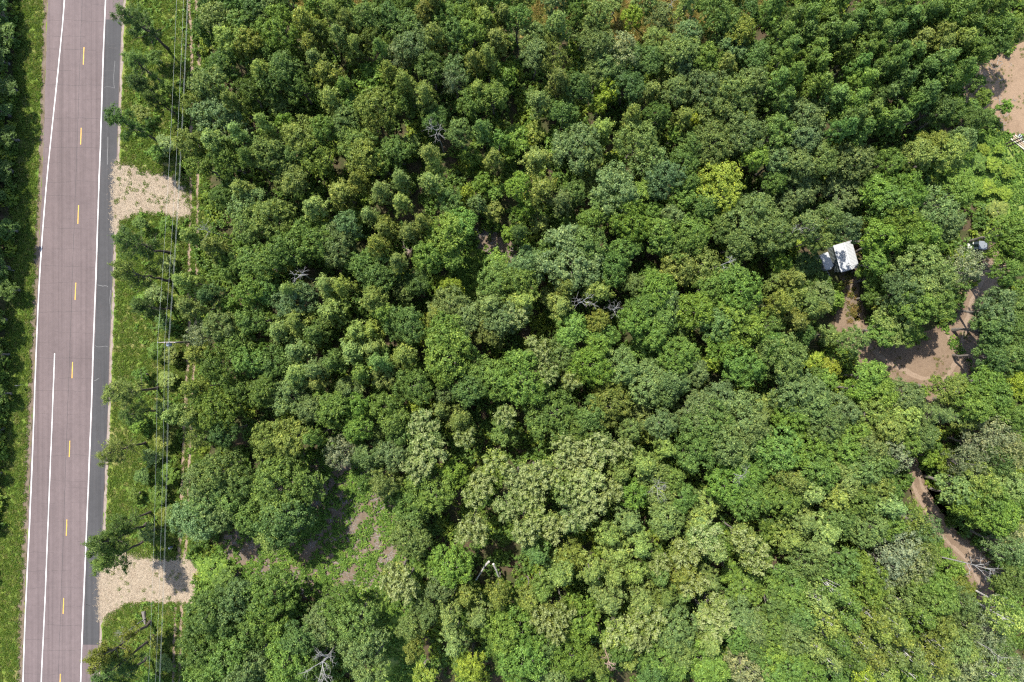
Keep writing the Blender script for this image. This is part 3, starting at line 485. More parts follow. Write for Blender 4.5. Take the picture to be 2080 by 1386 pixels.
# ------------------------------------------------------------------ trees
COLS = {'g': (.172, .272, .062), 'd': (.130, .216, .054), 'b': (.202, .288, .092), 'o': (.236, .292, .068), 'l': (.275, .368, .098),
        'k': (.205, .332, .062), 'y': (.32, .42, .055), 'z': (.285, .39, .06), 'p': (.255, .33, .095), 'q': (.29, .34, .165)}
CW = {'g': 'mid-green', 'd': 'dark green', 'b': 'grey-green', 'o': 'olive-green', 'l': 'light green', 'k': 'fresh green', 'y': 'yellow-green', 'z': 'lime-green', 'p': 'cream-green', 'q': 'silvery'}
KIND = {'O': ('oak_tree', 'oak', 'oak'), 'M': ('maple_tree', 'maple', 'maple'), 'A': ('aspen_tree', 'aspen', 'aspen'), 'B': ('birch_tree', 'birch', 'birch'),
        'P': ('ash_tree', 'seed-laden ash', 'ash'), 'W': ('poplar_tree', 'thin-crowned poplar', 'poplar'), 'K': ('young_tree', 'young tree', 'young tree'),
        'Y': ('yellow_maple', 'bright maple', 'maple'), 'J': ('pine_tree', 'pine', 'pine')}
MARKS = [(1715, 525, 'white metal shed'), (1985, 498, 'parked utility vehicle'), (345, 1110, 'standing person'), (333, 696, 'utility pole crossarm'),
         (320, 395, 'upper straw driveway'), (310, 1180, 'lower straw driveway'), (680, 1060, 'brown clearing'), (1005, 500, 'small bare patch'),
         (1865, 995, 'sunlit lane stretch'), (1870, 735, 'shaded dirt yard'), (2055, 180, 'sandy lot'), (607, 560, 'white dead tree'),
         (1185, 613, 'forked dead tree'), (1462, 545, 'slanting white snag'), (672, 1350, 'big bare grey tree'), (888, 268, 'white broken snag'),
         (1462, 376, 'biggest yellow maple'), (1232, 185, 'tall yellow maple pair'), (920, 965, 'lime maple by the ashes'), (850, 825, 'tiny yellow maple'),
         (957, 1357, 'yellow maple at the bottom edge'), (1447, 740, 'round yellow maple'), (1287, 32, 'yellow maple at the top edge'), (1932, 790, 'golden maple by the yard'),
         (1140, 985, 'cream-coloured ash grove'), (985, 1160, 'fallen white trunks'), (1232, 1327, 'reddish dead pine'), (1962, 1172, 'leaning white snag'),
         (1760, 120, 'top-right aspen stand'), (1800, 1320, 'bottom-right birch stand'), (670, 120, 'top-left olive aspens'), (650, 740, 'left-middle aspens'),
         (1420, 170, 'upper-right grey oaks'), (440, 1290, 'bottom-left oaks'), (430, 230, 'upper-left roadside oaks'), (1300, 1140, 'lower-middle aspens'),
         (915, 586, 'yellow maple left of centre'), (1600, 930, 'right-middle maples'), (2020, 340, 'lime shrub meadow'), (1630, 640, 'olive thicket below the shed')]
ORD = ['nearest', 'second', 'third', 'fourth', 'fifth', 'sixth', 'seventh', 'eighth', 'ninth', 'tenth', 'eleventh', 'twelfth', 'thirteenth', 'fourteenth', 'fifteenth']
DIRS = ['right', 'upper right', 'above', 'upper left', 'left', 'lower left', 'below', 'lower right']
TREES = []
for tok in TREE_LIST.replace('\n', ';').split(';'):
    tok = tok.strip()
    if not tok: continue
    c, x, y, r = tok.split(); TREES.append([c[0], c[1], float(x), float(y), float(r)])
for t in TREES:
    if t[0] == 'O' and t[1] in 'kl': t[0] = 'M'
def big_name(sp, c, R, x, y):
    """descriptive head, nearest landmark and clock direction of a tree"""
    size = 'small' if R < 1.9 else ('large' if R > 3.0 else ('' if R < 2.5 else 'broad'))
    i = min(range(len(MARKS)), key=lambda k: (MARKS[k][0] - x) ** 2 + (MARKS[k][1] - y) ** 2)
    m = MARKS[i]; dx, dy = x - m[0], m[1] - y; d = math.hypot(dx, dy)
    dr = DIRS[int(round(math.degrees(math.atan2(dy, dx)) / 45)) % 8] if d > 14 else 'at'
    head = ' '.join(q for q in (size, CW[c], KIND[sp][1]) if q)
    return head, dr, m[2], d
NEAR_GROUPS = {}
KGROUP = {'O': 'oaks of the wood', 'M': 'maples of the wood', 'A': 'aspens of the wood', 'B': 'birches at the lower right', 'P': 'pale ashes in seed', 'W': 'thin-crowned poplars',
          'K': 'young trees and shrubs', 'Y': 'bright yellow-green maples', 'J': 'roadside pines'}
def place_tree(sp, c, base, proto, sxy, sz, px, py, R, label=None):
    tm, cm, R0, H0 = proto
    e = empty(KIND[sp][0], base, rnd.uniform(0, 6.283)); e.scale = (sxy, sxy, sz)
    t = link(bpy.data.objects.new('trunk', tm), e); o = link(bpy.data.objects.new('crown', cm), e)
    k = [rnd.gauss(1, .10)] * 3; q = kc(COLS[c]); w = rnd.gauss(.02, .05)
    o.color = (max(.01, q[0] * k[0] * (1 + w)), max(.01, q[1] * k[1]), max(.008, q[2] * k[2] * (1 - w) * rnd.uniform(.85, 1.2)), 1)
    tag(e, label, KIND[sp][2], KGROUP[sp])
    if label is None:
        h, d, m, dist = big_name(sp, c, R, px, py); NEAR_GROUPS.setdefault((h, d, m), []).append((dist, e))
    return e
TALL = {(1822, 662): 9, (1800, 671): 8, (1850, 672): 8, (1698, 608): 5, (1670, 602): 8, (1685, 442): 15.5, (1647, 457): 15, (1725, 464): 15.5, (1667, 484): 14.5, (1720, 382): 8, (1622, 384): 9, (1642, 537): 6, (1612, 501): 4}
PK = {'O': None, 'M': None, 'A': 'aspen', 'B': 'birch', 'P': 'seed', 'W': 'sparse', 'K': 'young', 'Y': 'mid', 'J': 'pine'}
cnt = {}
for sp, c, x, y, r in TREES:
    Rg = r * S                                     # radius as seen, roughly at ground scale
    if sp in 'OM': kind = 'big' if r >= 37 else ('mid' if r >= 22 else 'young'); h = 8.5 + .10 * r + rnd.uniform(-1.3, 1.3)
    elif sp == 'K': kind = 'young'; h = (3.0 + .13 * r + rnd.uniform(-.4, .8)) * (.3 if x > 1900 and 260 < y < 430 else 1)
    elif sp == 'Y': kind = 'big' if r > 36 else ('mid' if r > 21 else 'young'); h = 7.0 + .11 * r
    elif sp in 'AB': kind = PK[sp]; h = 13.0 + rnd.uniform(-1.6, 1.8) + (1.2 if sp == 'B' or (x > 1560 and y < 260) else 0)
    elif sp == 'P': kind = 'seed'; h = 12.5 + rnd.uniform(-1, 1)
    else: kind = PK[sp]; h = 12 + rnd.uniform(-1.2, 1.2)
    h = TALL.get((x, y), h)
    ps = PROTO[kind]; i = cnt.get(kind, rnd.randrange(9)); cnt[kind] = i + 1; pr = ps[i % len(ps)]
    zc = h * (.80 if sp in 'AB' else .83)
    f = 1 - zc / H                                  # the crown stands out from the base by this much
    bx, by = 1040 + (x - 1040) * f, 693 + (y - 693) * f
    R = Rg * f * (.92 if sp in 'AB' else 1.08)
    if sp == 'K' and x > 1900 and 260 < y < 430: R *= .72
    place_tree(sp, c, W(bx, by), pr, R / pr[2], h / pr[3], x, y, R)
# roadside pines, given by the foot of the trunk and the height
PINES = [(342, 100, 14, 'd', 'slanting dark pine at the road, topmost of the roadside pines'), (342, 176, 12, 'g', 'bushy pine below the topmost roadside pine'),
         (338, 208, 10.5, 'd', 'lower dark pine between two bushy roadside pines'), (322, 287, 13.5, 'd', 'dark pine just above the upper straw driveway'),
         (356, 232, 9, 'd', 'short dark pine under the wires above the upper driveway'), (346, 514, 15, 'd', 'tall pine with bare dark trunk below the upper straw driveway'),
         (346, 570, 15, 'o', 'second tall roadside pine below the upper straw driveway'), (350, 628, 11, 'd', 'shorter dark pine just above the utility pole'),
         (322, 788, 14, 'o', 'greyish olive pine beside the road below the utility pole'), (318, 832, 10, 'g', 'small green pine below the greyish olive roadside pine'),
         (296, 900, 12.5, 'o', 'thin roadside pine with pale slanting trunk, above the standing person'), (300, 1062, 15, 'd', 'upper of two tall pines leaning over the road by the person'),
         (306, 1092, 14.6, 'g', 'lower of two tall pines leaning over the road by the person'), (312, 1292, 15, 'd', 'tall dark pine below the lower straw driveway'),
         (300, 1334, 14.5, 'g', 'lowest roadside pine, cut by the bottom edge'), (306, 1040, 12, 'd', 'dark pine hidden behind the two tall leaning pines'),
         (306, 1262, 15.5, 'o', 'half-bare pine with dead branches below the lower straw driveway')]
for i, (x, y, h, c, lab) in enumerate(PINES):
    pr = PROTO['pine'][i % 5]; place_tree('J', c, W(x, y), pr, 1.12 * h / 14, h / pr[3], x, y, 2.5, lab)
# wood on the far side of the road: its crowns hang over the left edge of the picture
LEFT = [(-36, -60), (-30, -5), (-40, 40), (-24, 85), (-34, 130), (-6, 188), (-30, 215), (-22, 262), (-32, 305), (-20, 350), (-34, 392), (-4, 432), (-30, 470), (-26, 520), (-48, 560), (-34, 605), (-56, 655), (-40, 712), (-62, 775), (-54, 850), (-72, 930), (-84, 1020), (-90, 1120)]
ROW2 = [(-10, -30), (-4, 30), (-12, 78), (-2, 122), (-14, 160), (-6, 240), (-2, 285), (-10, 328), (0, 372), (-16, 410), (-4, 480), (-12, 540), (-22, 600), (-28, 670), (-34, 740), (-40, 820)]  # second row out of view, added to thicken the wood's shade
LSH = [(22, 40, 24), (34, 85, 22), (18, 130, 24), (36, 185, 20), (20, 235, 24), (38, 285, 20), (26, 350, 22), (14, 405, 22), (36, 470, 20), (20, 545, 22), (40, 590, 20), (14, 650, 22), (20, 720, 18), (24, 800, 18), (8, 870, 18), (4, 960, 16), (-4, 1060, 14)]
for i, (x, y, r) in enumerate(LSH):
    pr = PROTO['young'][i % 4]; R = r * S; h = rnd.uniform(2.6, 4.2)
    place_tree('K', 'd', W(x, y), pr, R / pr[2], h / pr[3], x, y, R, 'low roadside bush across the road, %s from the top of the picture' % (ORD[i] if i and i < 15 else ('first' if i == 0 else ['sixteenth', 'seventeenth'][i - 15])))
# bushes under the wires
VSH = [(300, 62, 20), (330, 128, 16), (352, 190, 17), (300, 240, 18), (345, 300, 20), (330, 318, 16), (300, 458, 14), (352, 462, 15), (352, 540, 17), (330, 600, 20), (300, 620, 18), (345, 655, 18), (330, 712, 16), (356, 720, 18),
       (350, 770, 18), (300, 760, 14), (345, 830, 20), (290, 855, 18), (345, 890, 20), (320, 925, 18), (350, 960, 22), (300, 965, 16), (335, 1000, 20), (350, 1040, 18), (315, 1075, 18), (440, 1150, 30), (470, 1170, 26), (430, 1205, 24), (330, 1290, 18), (345, 1340, 18), (320, 1372, 20), (285, 1000, 14)]
for i, (x, y, r) in enumerate(VSH):
    pr = PROTO['young'][i % 4]; R = r * S; h = rnd.uniform(2.0, 3.2)
    place_tree('K', 'kgkol'[i % 5], W(x, y), pr, R / pr[2], h / pr[3], x, y, R)
for (h, d, m), lst in NEAR_GROUPS.items():
    lst.sort(key=lambda q: q[0])
    for i, (_, e) in enumerate(lst):
        where = ('over the ' + m) if d == 'at' else ('%s the %s' % (d, m) if d in ('above', 'below') else '%s of the %s' % (d, m))
        e['label'] = h + (' ' if len(lst) == 1 else ', %s one ' % ORD[min(i, 14)]) + where

# ------------------------------------------------------------------ dead trees
def grow(mb, r, p, d, l, rad, depth):
    q = p + d * l; m_ = p.lerp(q, .5) + Vector(r.normal(0, .06 * l, 3))
    mb.tube([p, m_, q], [rad, rad * .8, rad * .55], 5)
    if depth == 0: return
    for k in range(int(r.integers(2, 4))):
        dd = (d + Vector(r.normal(0, .55, 3))).normalized(); grow(mb, r, p.lerp(q, r.uniform(.55, 1)), dd, l * r.uniform(.5, .75), rad * .5, depth - 1)
def snag(name, x, y, h, lab, mat='dead', seed=1, spread=.6, lean=(0, 0), depth=3, nb=7, rad=.11, blen=1.6):
    """bare standing tree whose top shows at pixel (x, y)"""
    h -= .9; f = 1 - h * .92 / H; r = np.random.default_rng(seed)
    e = empty(name, W(1040 + (x - 1040) * f, 693 + (y - 693) * f)); mb = MB()
    ax = [Vector((lean[0] * i / 6 + r.normal(0, .06), lean[1] * i / 6 + r.normal(0, .06), h * i / 6)) for i in range(7)]; ax[0] = Vector((0, 0, 0))
    rad *= .6; mb.tube(ax, [rad * (1.2 - .9 * i / 6) for i in range(7)], 7); mb.build('trunk', M[mat], e)
    for k in range(nb):
        bm_ = MB(); z = r.uniform(.68, .98); i = int(z * 6); b = ax[i].lerp(ax[i + 1], z * 6 - i); a = k * 2.4 + r.normal(0, .3)
        grow(bm_, r, b, Vector((math.cos(a) * spread, math.sin(a) * spread, .8)).normalized(), blen * r.uniform(.5, 1.0), rad * .40, depth)
        bm_.build('branch', M[mat], e)
    tag(e, lab, 'dead tree', 'bare dead trees'); return e
snag('dead_tree', 607, 558, 14.5, 'white dead tree with spread twigs in the left half of the wood', seed=3, blen=1.5, rad=.17)
snag('dead_tree', 1185, 612, 15.5, 'forked bleached dead tree just below the middle of the wood', seed=5, blen=1.9, rad=.2, nb=5)
snag('dead_tree', 1250, 628, 14.5, 'thin grey dead tree right of the forked bleached one', seed=6, blen=1.4)
snag('dead_tree', 1462, 543, 15.0, 'slanting white snag with a few stubs in the right-hand wood', seed=7, lean=(1.6, .9), nb=4, blen=1.0, rad=.18)
snag('dead_tree', 672, 1350, 15.5, 'big bare grey tree with long branches at the bottom edge', seed=8, nb=8, blen=2.4, rad=.24, lean=(-1.2, .4))
snag('dead_tree', 888, 270, 13.0, 'white broken snag with split tips in the upper wood', seed=9, nb=6, blen=1.5, rad=.16)
snag('dead_tree', 827, 506, 15, 'small brown dead tree among aspens left of centre', 'deadred', seed=10, nb=6, blen=.9)
snag('dead_tree', 1336, 992, 15.0, 'grey twiggy dead crown right of the cream-coloured ashes', seed=13, nb=9, blen=1.6)
snag('dead_tree', 1500, 968, 15.5, 'grey forked snag above fresh green maples at right', seed=14, nb=5, blen=1.7)
snag('dead_tree', 1232, 1327, 13.5, 'reddish dead pine with short stubs near the bottom', 'deadred', seed=15, nb=14, blen=.8, rad=.16, lean=(.3, -1.2))
snag('dead_tree', 416, 466, 14.0, 'white dead top beside the upper straw driveway', seed=16, nb=6, blen=1.3)
snag('dead_tree', 1362, 14, 12.0, 'thin white snag at the top edge', seed=17, nb=4, blen=1.1)
snag('dead_tree', 1626, 466, 14.5, 'bleached twigs left of the oak over the shed', seed=18, nb=6, blen=1.2)
snag('dead_tree', 1962, 1172, 15.0, 'leaning white snag with side branches over the lane', seed=19, nb=6, blen=1.6, lean=(3.2, 1.2), rad=.2)
snag('dead_tree', 2012, 1322, 15.0, 'grey leafless trunk in the bottom right poplars', seed=20, nb=5, blen=1.2, lean=(1.0, -.6))
snag('dead_tree', 250, 1290, 8.0, 'low bare snag with white side twigs below the lower driveway', seed=25, nb=8, blen=1.2, rad=.12)
def log(name, pts, rad, lab, mat='birchbark', seed=1):
    mb = MB(); n = len(pts); mb.tube(pts, [rad * (1 - .55 * i / (n - 1)) for i in range(n)], 8); o = mb.build(name, M[mat]); return tag(o, lab, 'log', 'fallen trunks')
def P3(x, y, z): f = 1 - z / H; return W(1040 + (x - 1040) * f, 693 + (y - 693) * f, z)
log('fallen_trunk', [P3(993, 1141, 5), P3(985, 1150, 4), P3(975, 1166, 2.5), P3(962, 1186, .3)], .17, 'left of two fallen white trunks below the ash grove')
log('fallen_trunk', [P3(1002, 1146, 5), P3(1008, 1158, 4), P3(1013, 1172, 2.4), P3(1018, 1188, .3)], .17, 'right of two fallen white trunks below the ash grove')
log('weathered_log', [W(293, 1241, .25), W(294.5, 1254, .22), W(296, 1267, .2)], .3, 'short weathered grey log in the grass below the lower driveway', 'bark')

# ------------------------------------------------------------------ uncountable cover: undergrowth, grass, straw, low plants
def scatter(name, pts, sc, protos, label, cat, seed=1):
    """one stuff object: point mesh with geometry nodes that set a small plant on every point"""
    n = len(pts); r = np.random.default_rng(seed)
    me = bpy.data.meshes.new(name); me.vertices.add(n); me.vertices.foreach_set('co', np.asarray(pts, np.float32).ravel())
    for nm, arr in (('rz', r.uniform(0, 6.283, n)), ('sc', sc), ('pk', r.integers(0, len(protos), n).astype(float))):
        a = me.attributes.new(nm, 'FLOAT', 'POINT'); a.data.foreach_set('value', np.asarray(arr, np.float32))
    o = link(bpy.data.objects.new(name, me)); tag(o, label, cat, None, 'stuff')
    ng = bpy.data.node_groups.new(name, 'GeometryNodeTree')
    ng.interface.new_socket('Geometry', in_out='INPUT', socket_type='NodeSocketGeometry'); ng.interface.new_socket('Geometry', in_out='OUTPUT', socket_type='NodeSocketGeometry')
    gi = ng.nodes.new('NodeGroupInput'); go = ng.nodes.new('NodeGroupOutput'); jn = ng.nodes.new('GeometryNodeJoinGeometry')
    def attr(nm):
        a = ng.nodes.new('GeometryNodeInputNamedAttribute'); a.data_type = 'FLOAT'; a.inputs['Name'].default_value = nm; return a.outputs['Attribute']
    cx = ng.nodes.new('ShaderNodeCombineXYZ'); ng.links.new(attr('rz'), cx.inputs[2]); scv = attr('sc'); pk = attr('pk')
    for i, po in enumerate(protos):
        ip = ng.nodes.new('GeometryNodeInstanceOnPoints'); oi = ng.nodes.new('GeometryNodeObjectInfo'); oi.inputs['Object'].default_value = po; oi.inputs['As Instance'].default_value = True
        cp = ng.nodes.new('FunctionNodeCompare'); cp.data_type = 'FLOAT'; cp.operation = 'EQUAL'; cp.inputs['B'].default_value = float(i); cp.inputs['Epsilon'].default_value = .1
        ng.links.new(pk, cp.inputs['A']); ng.links.new(cp.outputs[0], ip.inputs['Selection']); ng.links.new(gi.outputs[0], ip.inputs['Points'])
        ng.links.new(oi.outputs['Geometry'], ip.inputs['Instance']); ng.links.new(cx.outputs[0], ip.inputs['Rotation']); ng.links.new(scv, ip.inputs['Scale'])
        ng.links.new(ip.outputs[0], jn.inputs[0])
    ng.links.new(jn.outputs[0], go.inputs[0]); md = o.modifiers.new('scatter', 'NODES'); md.node_group = ng
    return o
def proto_obj(me): return bpy.data.objects.new('plant_source', me)
def bush_proto(seed, R, h, nc, nl, size, mat):
    r = np.random.default_rng(seed); lv = Leaves(seed)
    for i in range(nc):
        a = r.uniform(0, 6.28); d = R * math.sqrt(r.random()); z = h * (.35 + .65 * r.random()) * (1 - .45 * (d / R) ** 2)
        lv.clump((d * math.cos(a), d * math.sin(a), z), r.uniform(.22, .40) * R, nl, (math.cos(a) * .3, math.sin(a) * .3, .8), size)
    return proto_obj(lv.mesh('plant_source', mat))
def tuft_proto(seed, n, R, h, w, mat):
    r = np.random.default_rng(seed); P = []; Nn = []; L = []; Wd = []
    for i in range(n):
        a = r.uniform(0, 6.28); d = R * math.sqrt(r.random()); P.append((d * math.cos(a), d * math.sin(a), h * r.uniform(.3, .9))); Nn.append((r.normal(), r.normal(), .9)); L.append(h * r.uniform(.5, .9)); Wd.append(w * r.uniform(.7, 1.3))
    return proto_obj(leaf_mesh('plant_source', np.array(P), np.array(Nn), np.array(L), np.array(Wd), np.clip(r.normal(.5, .2, n), 0, 1), np.zeros(n), mat))
def pix_points(n, x0, y0, x1, y1, r): return np.stack([r.uniform(x0, x1, n), r.uniform(y0, y1, n)], 1)
def to_world(P, z=0.0): return np.stack([(P[:, 0] - 1040) * S, (693 - P[:, 1]) * S, np.full(len(P), z)], 1)
def minus(P, polys):
    k = np.ones(len(P), bool)
    for q in polys: k &= ~inside(P, q)
    return P[k]
r = np.random.default_rng(21)
ROADBOX = [(x - 12, y) for x, y in EDGE_L] + [(x + 8, y) for x, y in EDGE_R[::-1]]
# the wood on the far side of the road, one dark mass along the left edge
def joined(pr):
    bm = bmesh.new(); bm.from_mesh(pr[1]); n = len(bm.faces); bm.from_mesh(pr[0]); bm.faces.ensure_lookup_table()
    for k in range(n, len(bm.faces)): bm.faces[k].material_index = 1
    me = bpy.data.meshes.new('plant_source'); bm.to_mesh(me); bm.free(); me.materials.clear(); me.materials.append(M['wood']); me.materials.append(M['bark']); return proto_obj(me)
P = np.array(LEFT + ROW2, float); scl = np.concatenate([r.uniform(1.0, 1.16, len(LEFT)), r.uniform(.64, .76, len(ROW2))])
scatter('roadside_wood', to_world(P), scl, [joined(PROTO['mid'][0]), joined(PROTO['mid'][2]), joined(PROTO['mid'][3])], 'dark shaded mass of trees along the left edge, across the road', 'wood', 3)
# undergrowth over the whole wood
P = pix_points(7000, 400, -60, 2150, 1450, r); P = minus(P, POOLS + [SHEDS, UTVBOX])
P = np.concatenate([P, minus(pix_points(500, -60, -40, 70, 1420, r), [ROADBOX, [(x, y) for x, y in LEFTV] + EDGE_L[::-1]])])
scatter('undergrowth', to_world(P), r.uniform(.6, 1.5, len(P)), [bush_proto(900 + i, 1.0, 1.3, 14, 34, (.09, .17), M['under']) for i in range(4)], 'dense low undergrowth on the shaded forest floor', 'undergrowth', 4)
# grass
P = minus(pix_points(26000, 195, -30, 425, 1420, r), [ROADBOX, DRIVE1, DRIVE2, strip_pts(RUTA, 6), strip_pts(RUTB, 6)])
Q = pix_points(14000, -20, -30, 105, 1420, r); Q = Q[(Q[:, 0] < interp(EDGE_L, Q[:, 1]) - 7 + r.normal(0, 1.5, len(Q))) & (Q[:, 0] > interp(LEFTV, Q[:, 1]) - 8)]
P = np.concatenate([P, Q]); e1 = pix_points(900, 228, 320, 420, 470, r); e1 = e1[inside(e1, DRIVE1)]; e2 = pix_points(700, 200, 1120, 410, 1260, r); e2 = e2[inside(e2, DRIVE2)]
P = np.concatenate([P, e1[:90], e2[:45]])
scatter('grass_tufts', to_world(P, .004), r.uniform(.5, 1.35, len(P)), [tuft_proto(40 + i, 30, .30, .17, .028, M['blade']) for i in range(4)], 'green grass along both sides of the road', 'grass', 5)
P = np.concatenate([pix_points(9000, 560, -60, 1620, 95, r)]); P = P[inside(P, FIELD)]
SP = pix_points(700, 1690, 540, 1760, 660, r); SP = SP[inside(SP, SHEDPATH)]
scatter('dry_grass_tufts', to_world(np.concatenate([P, SP[:50]]), .01), r.uniform(.6, 1.5, len(P) + len(SP[:50])), [tuft_proto(50 + i, 24, .32, .3, .035, M['dryblade']) for i in range(3)], 'dry orange grass in the openings along the top edge', 'grass', 6)
# leafy plants in the clearing, along paths and under the wires
P = pix_points(8500, 420, 900, 890, 1420, r); k = inside(P, CLEAR) | inside(P, PATH1); P = P[k]
fld = np.sin(P[:, 0] * .045 + 1.2) * np.sin(P[:, 1] * .052) + .6 * np.sin(P[:, 0] * .11 + P[:, 1] * .083); P = P[fld + r.normal(0, .35, len(P)) > -.45]
Q = pix_points(1700, 272, -20, 420, 1400, r); Q = minus(Q, [ROADBOX, DRIVE1, DRIVE2, strip_pts(RUTA, 9), strip_pts(RUTB, 9)])
f2 = np.sin(Q[:, 0] * .05) + np.sin(Q[:, 1] * .031 + .8) + .02 * (Q[:, 0] - 300); Q = Q[f2 + r.normal(0, .5, len(Q)) > .1]
R2 = pix_points(1600, 1870, 255, 2120, 470, r); R2 = R2[inside(R2, MEADOW)]; R3 = pix_points(900, 890, 490, 1060, 690, r); R3 = R3[inside(R3, PATH2) | (inside(R3, BARE) & (r.random(len(R3)) < .25))]
R4 = pix_points(300, 1900, 640, 2000, 790, r); R4 = R4[np.abs((R4[:, 0] - 1905) * .78 - (R4[:, 1] - 655) * .62) < 9] if len(R4) else R4
P = np.concatenate([P, Q, R2, R3, R4])
scatter('leafy_ground_plants', to_world(P, .006), r.uniform(.35, 1.1, len(P)), [bush_proto(950 + i, .55, .42, 7, 20, (.07, .14), M['cover']) for i in range(4)], 'low leafy plants covering the clearing and the strip under the wires', 'ground plants', 7)
# straw
def straw_proto(seed, m_='straw'):
    r = np.random.default_rng(seed); mb = MB()
    for i in range(18):
        a = r.uniform(0, 6.28); c = np.array((r.normal(0, .35), r.normal(0, .35), r.uniform(.005, .05))); l = r.uniform(.08, .22); d = np.array((math.cos(a) * l, math.sin(a) * l, r.normal(0, .02))); n_ = np.array((-math.sin(a), math.cos(a), 0)) * .011
        mb.add([c - d - n_, c + d - n_, c + d + n_, c - d + n_], [(0, 1, 2, 3)])
    return proto_obj(mb.mesh('plant_source', M[m_]))
P = np.concatenate([e1[90:], e2[45:], pix_points(3000, 228, 320, 420, 470, r), pix_points(3000, 200, 1120, 410, 1260, r)])
P = P[inside(P, DRIVE1) | inside(P, DRIVE2)]
scatter('straw_litter', to_world(P, .024), r.uniform(.8, 1.5, len(P)), [straw_proto(60), straw_proto(61), straw_proto(62, 'oldstraw')], 'loose straw spread over the two driveways', 'straw', 8)
Y1 = pix_points(2600, 1690, 470, 2060, 810, r); Y1 = Y1[inside(Y1, YARD)]; Y2 = pix_points(1500, 1830, 780, 2030, 1400, r); Y2 = Y2[inside(Y2, strip_pts(LANE, [w * 1.25 for w in lane_w])) & ~inside(Y2, strip_pts(LANE, [w * .7 for w in lane_w]))]
Y3 = pix_points(1500, 1930, 60, 2150, 300, r); Y3 = Y3[inside(Y3, LOT)]
n1 = np.sin(Y1[:, 0] * .07) * np.sin(Y1[:, 1] * .06 + 1); Y1 = Y1[n1 + r.normal(0, .3, len(Y1)) > .55]; n3 = np.sin(Y3[:, 0] * .06 + 2) * np.sin(Y3[:, 1] * .07) - (Y3[:, 0] - 2000) * .008; Y3 = Y3[n3 + r.normal(0, .3, len(Y3)) > -.05]
P = np.concatenate([Y1, Y2, Y3])
scatter('yard_weeds', to_world(P, .016), r.uniform(.35, .9, len(P)), [tuft_proto(80 + i, 22, .3, .16, .03, M['blade']) for i in range(2)] + [tuft_proto(83, 22, .32, .14, .035, M['dryblade'])], 'sparse weeds and dry tufts on the dirt yard and lane edges', 'weeds', 11)
def stick_proto(seed):
    r = np.random.default_rng(seed); mb = MB()
    for i in range(5):
        a = r.uniform(0, 6.28); l = r.uniform(.2, .7); c = Vector((r.normal(0, .5), r.normal(0, .5), .04)); d = Vector((math.cos(a) * l, math.sin(a) * l, r.uniform(-.02, .08)))
        mb.tube([c - d, c + d], [.03, .015], 4)
    return proto_obj(mb.mesh('plant_source', M['dead']))
P = pix_points(900, 420, 900, 1060, 1240, r); P = P[inside(P, CLEAR)]; Q = pix_points(60, 955, 465, 1055, 532, r); Q = Q[inside(Q, BARE)]; L3 = pix_points(60, 1930, 90, 2060, 270, r); L3 = L3[inside(L3, LOT)]; P = np.concatenate([P, Q, L3])
scatter('fallen_sticks', to_world(P, .01), r.uniform(.5, 1.2, len(P)), [stick_proto(70 + i) for i in range(3)], 'bleached sticks and slash littering the brown clearing', 'sticks', 9)

# ------------------------------------------------------------------ power line
M['pole'] = bark('weathered_pole_wood', (.16, .12, .09), (.32, .27, .22)); M['wire'] = flat_mat('aluminium_wire', (.42, .46, .43), .5, .2, .1)
M['porcelain'] = flat_mat('pale_insulator', (.5, .51, .51), .3); M['tank'] = flat_mat('grey_painted_steel', (.30, .32, .33), .5)
ph = 11.2; fz = 1 - ph / H
def at_top(x, y, z): f = 1 - z / H; return Vector((((x - 1040) * S) * f, ((693 - y) * S) * f, z))
pt = at_top(335, 696, ph); up = empty('utility_pole', (pt.x, pt.y, 0))
MB().tube([(0, 0, -.1), (0, 0, 6), (0, 0, ph + .15)], [.16, .14, .11], 12).build('pole', M['pole'], up, True)
MB().box((.25, 0, ph - .1), (2.6, .11, .13), 0, .02).build('crossarm', M['pole'], up)
for dx in (-.95, .02, .55, 1.45): MB().tube([(dx, 0, ph - .02), (dx, 0, ph + .06), (dx, 0, ph + .16), (dx, 0, ph + .22)], [.03, .075, .06, .02], 8).build('insulator', M['porcelain'], up)
for s_ in (-1, 1): MB().tube([(.25 + s_ * .7, .07, ph - .15), (0, .1, ph - .9)], .02, 5).build('brace', M['tank'], up)
MB().tube([(.02, -.34, ph - 1.7), (.02, -.34, ph - 1.62), (.02, -.34, ph - .75), (.02, -.34, ph - .68)], [.2, .24, .24, .15], 14).build('transformer', M['tank'], up, True)
tag(up, 'wooden utility pole with pale crossarm between the roadside pines and the wood', 'utility pole')
def wire(dx, z, lab, x_top, x_bot):
    pts = []
    for i in range(-24, 25):
        yy = i / 24 * 85.0; sag = 1.5 * (1 - (abs(abs(yy) - 42) / 43) ** 2) if abs(yy) < 85 else 0
        yp = 693 - (yy + pt.y) / S
        xs = (x_top if yy > 0 else -x_bot) * abs(yy) * S * 0
        pts.append(Vector((pt.x + dx + yy * math.tan(math.radians(2.35)) * 1.0, pt.y + yy, z - sag)))
    o = MB().tube(pts, .0075, 5).build('power_wire', M['wire']); tag(o, lab, 'wire', 'power line wires')
wire(-.95, ph + .22, 'leftmost power line wire, carried by the crossarm end', 0, 0); wire(.02, ph + .22, 'second power line wire from the left, over the pole top', 0, 0)
wire(.55, ph + .22, 'third power line wire from the left on the crossarm', 0, 0); wire(-.5, ph - 2.2, 'lower neutral wire running below the crossarm', 0, 0)

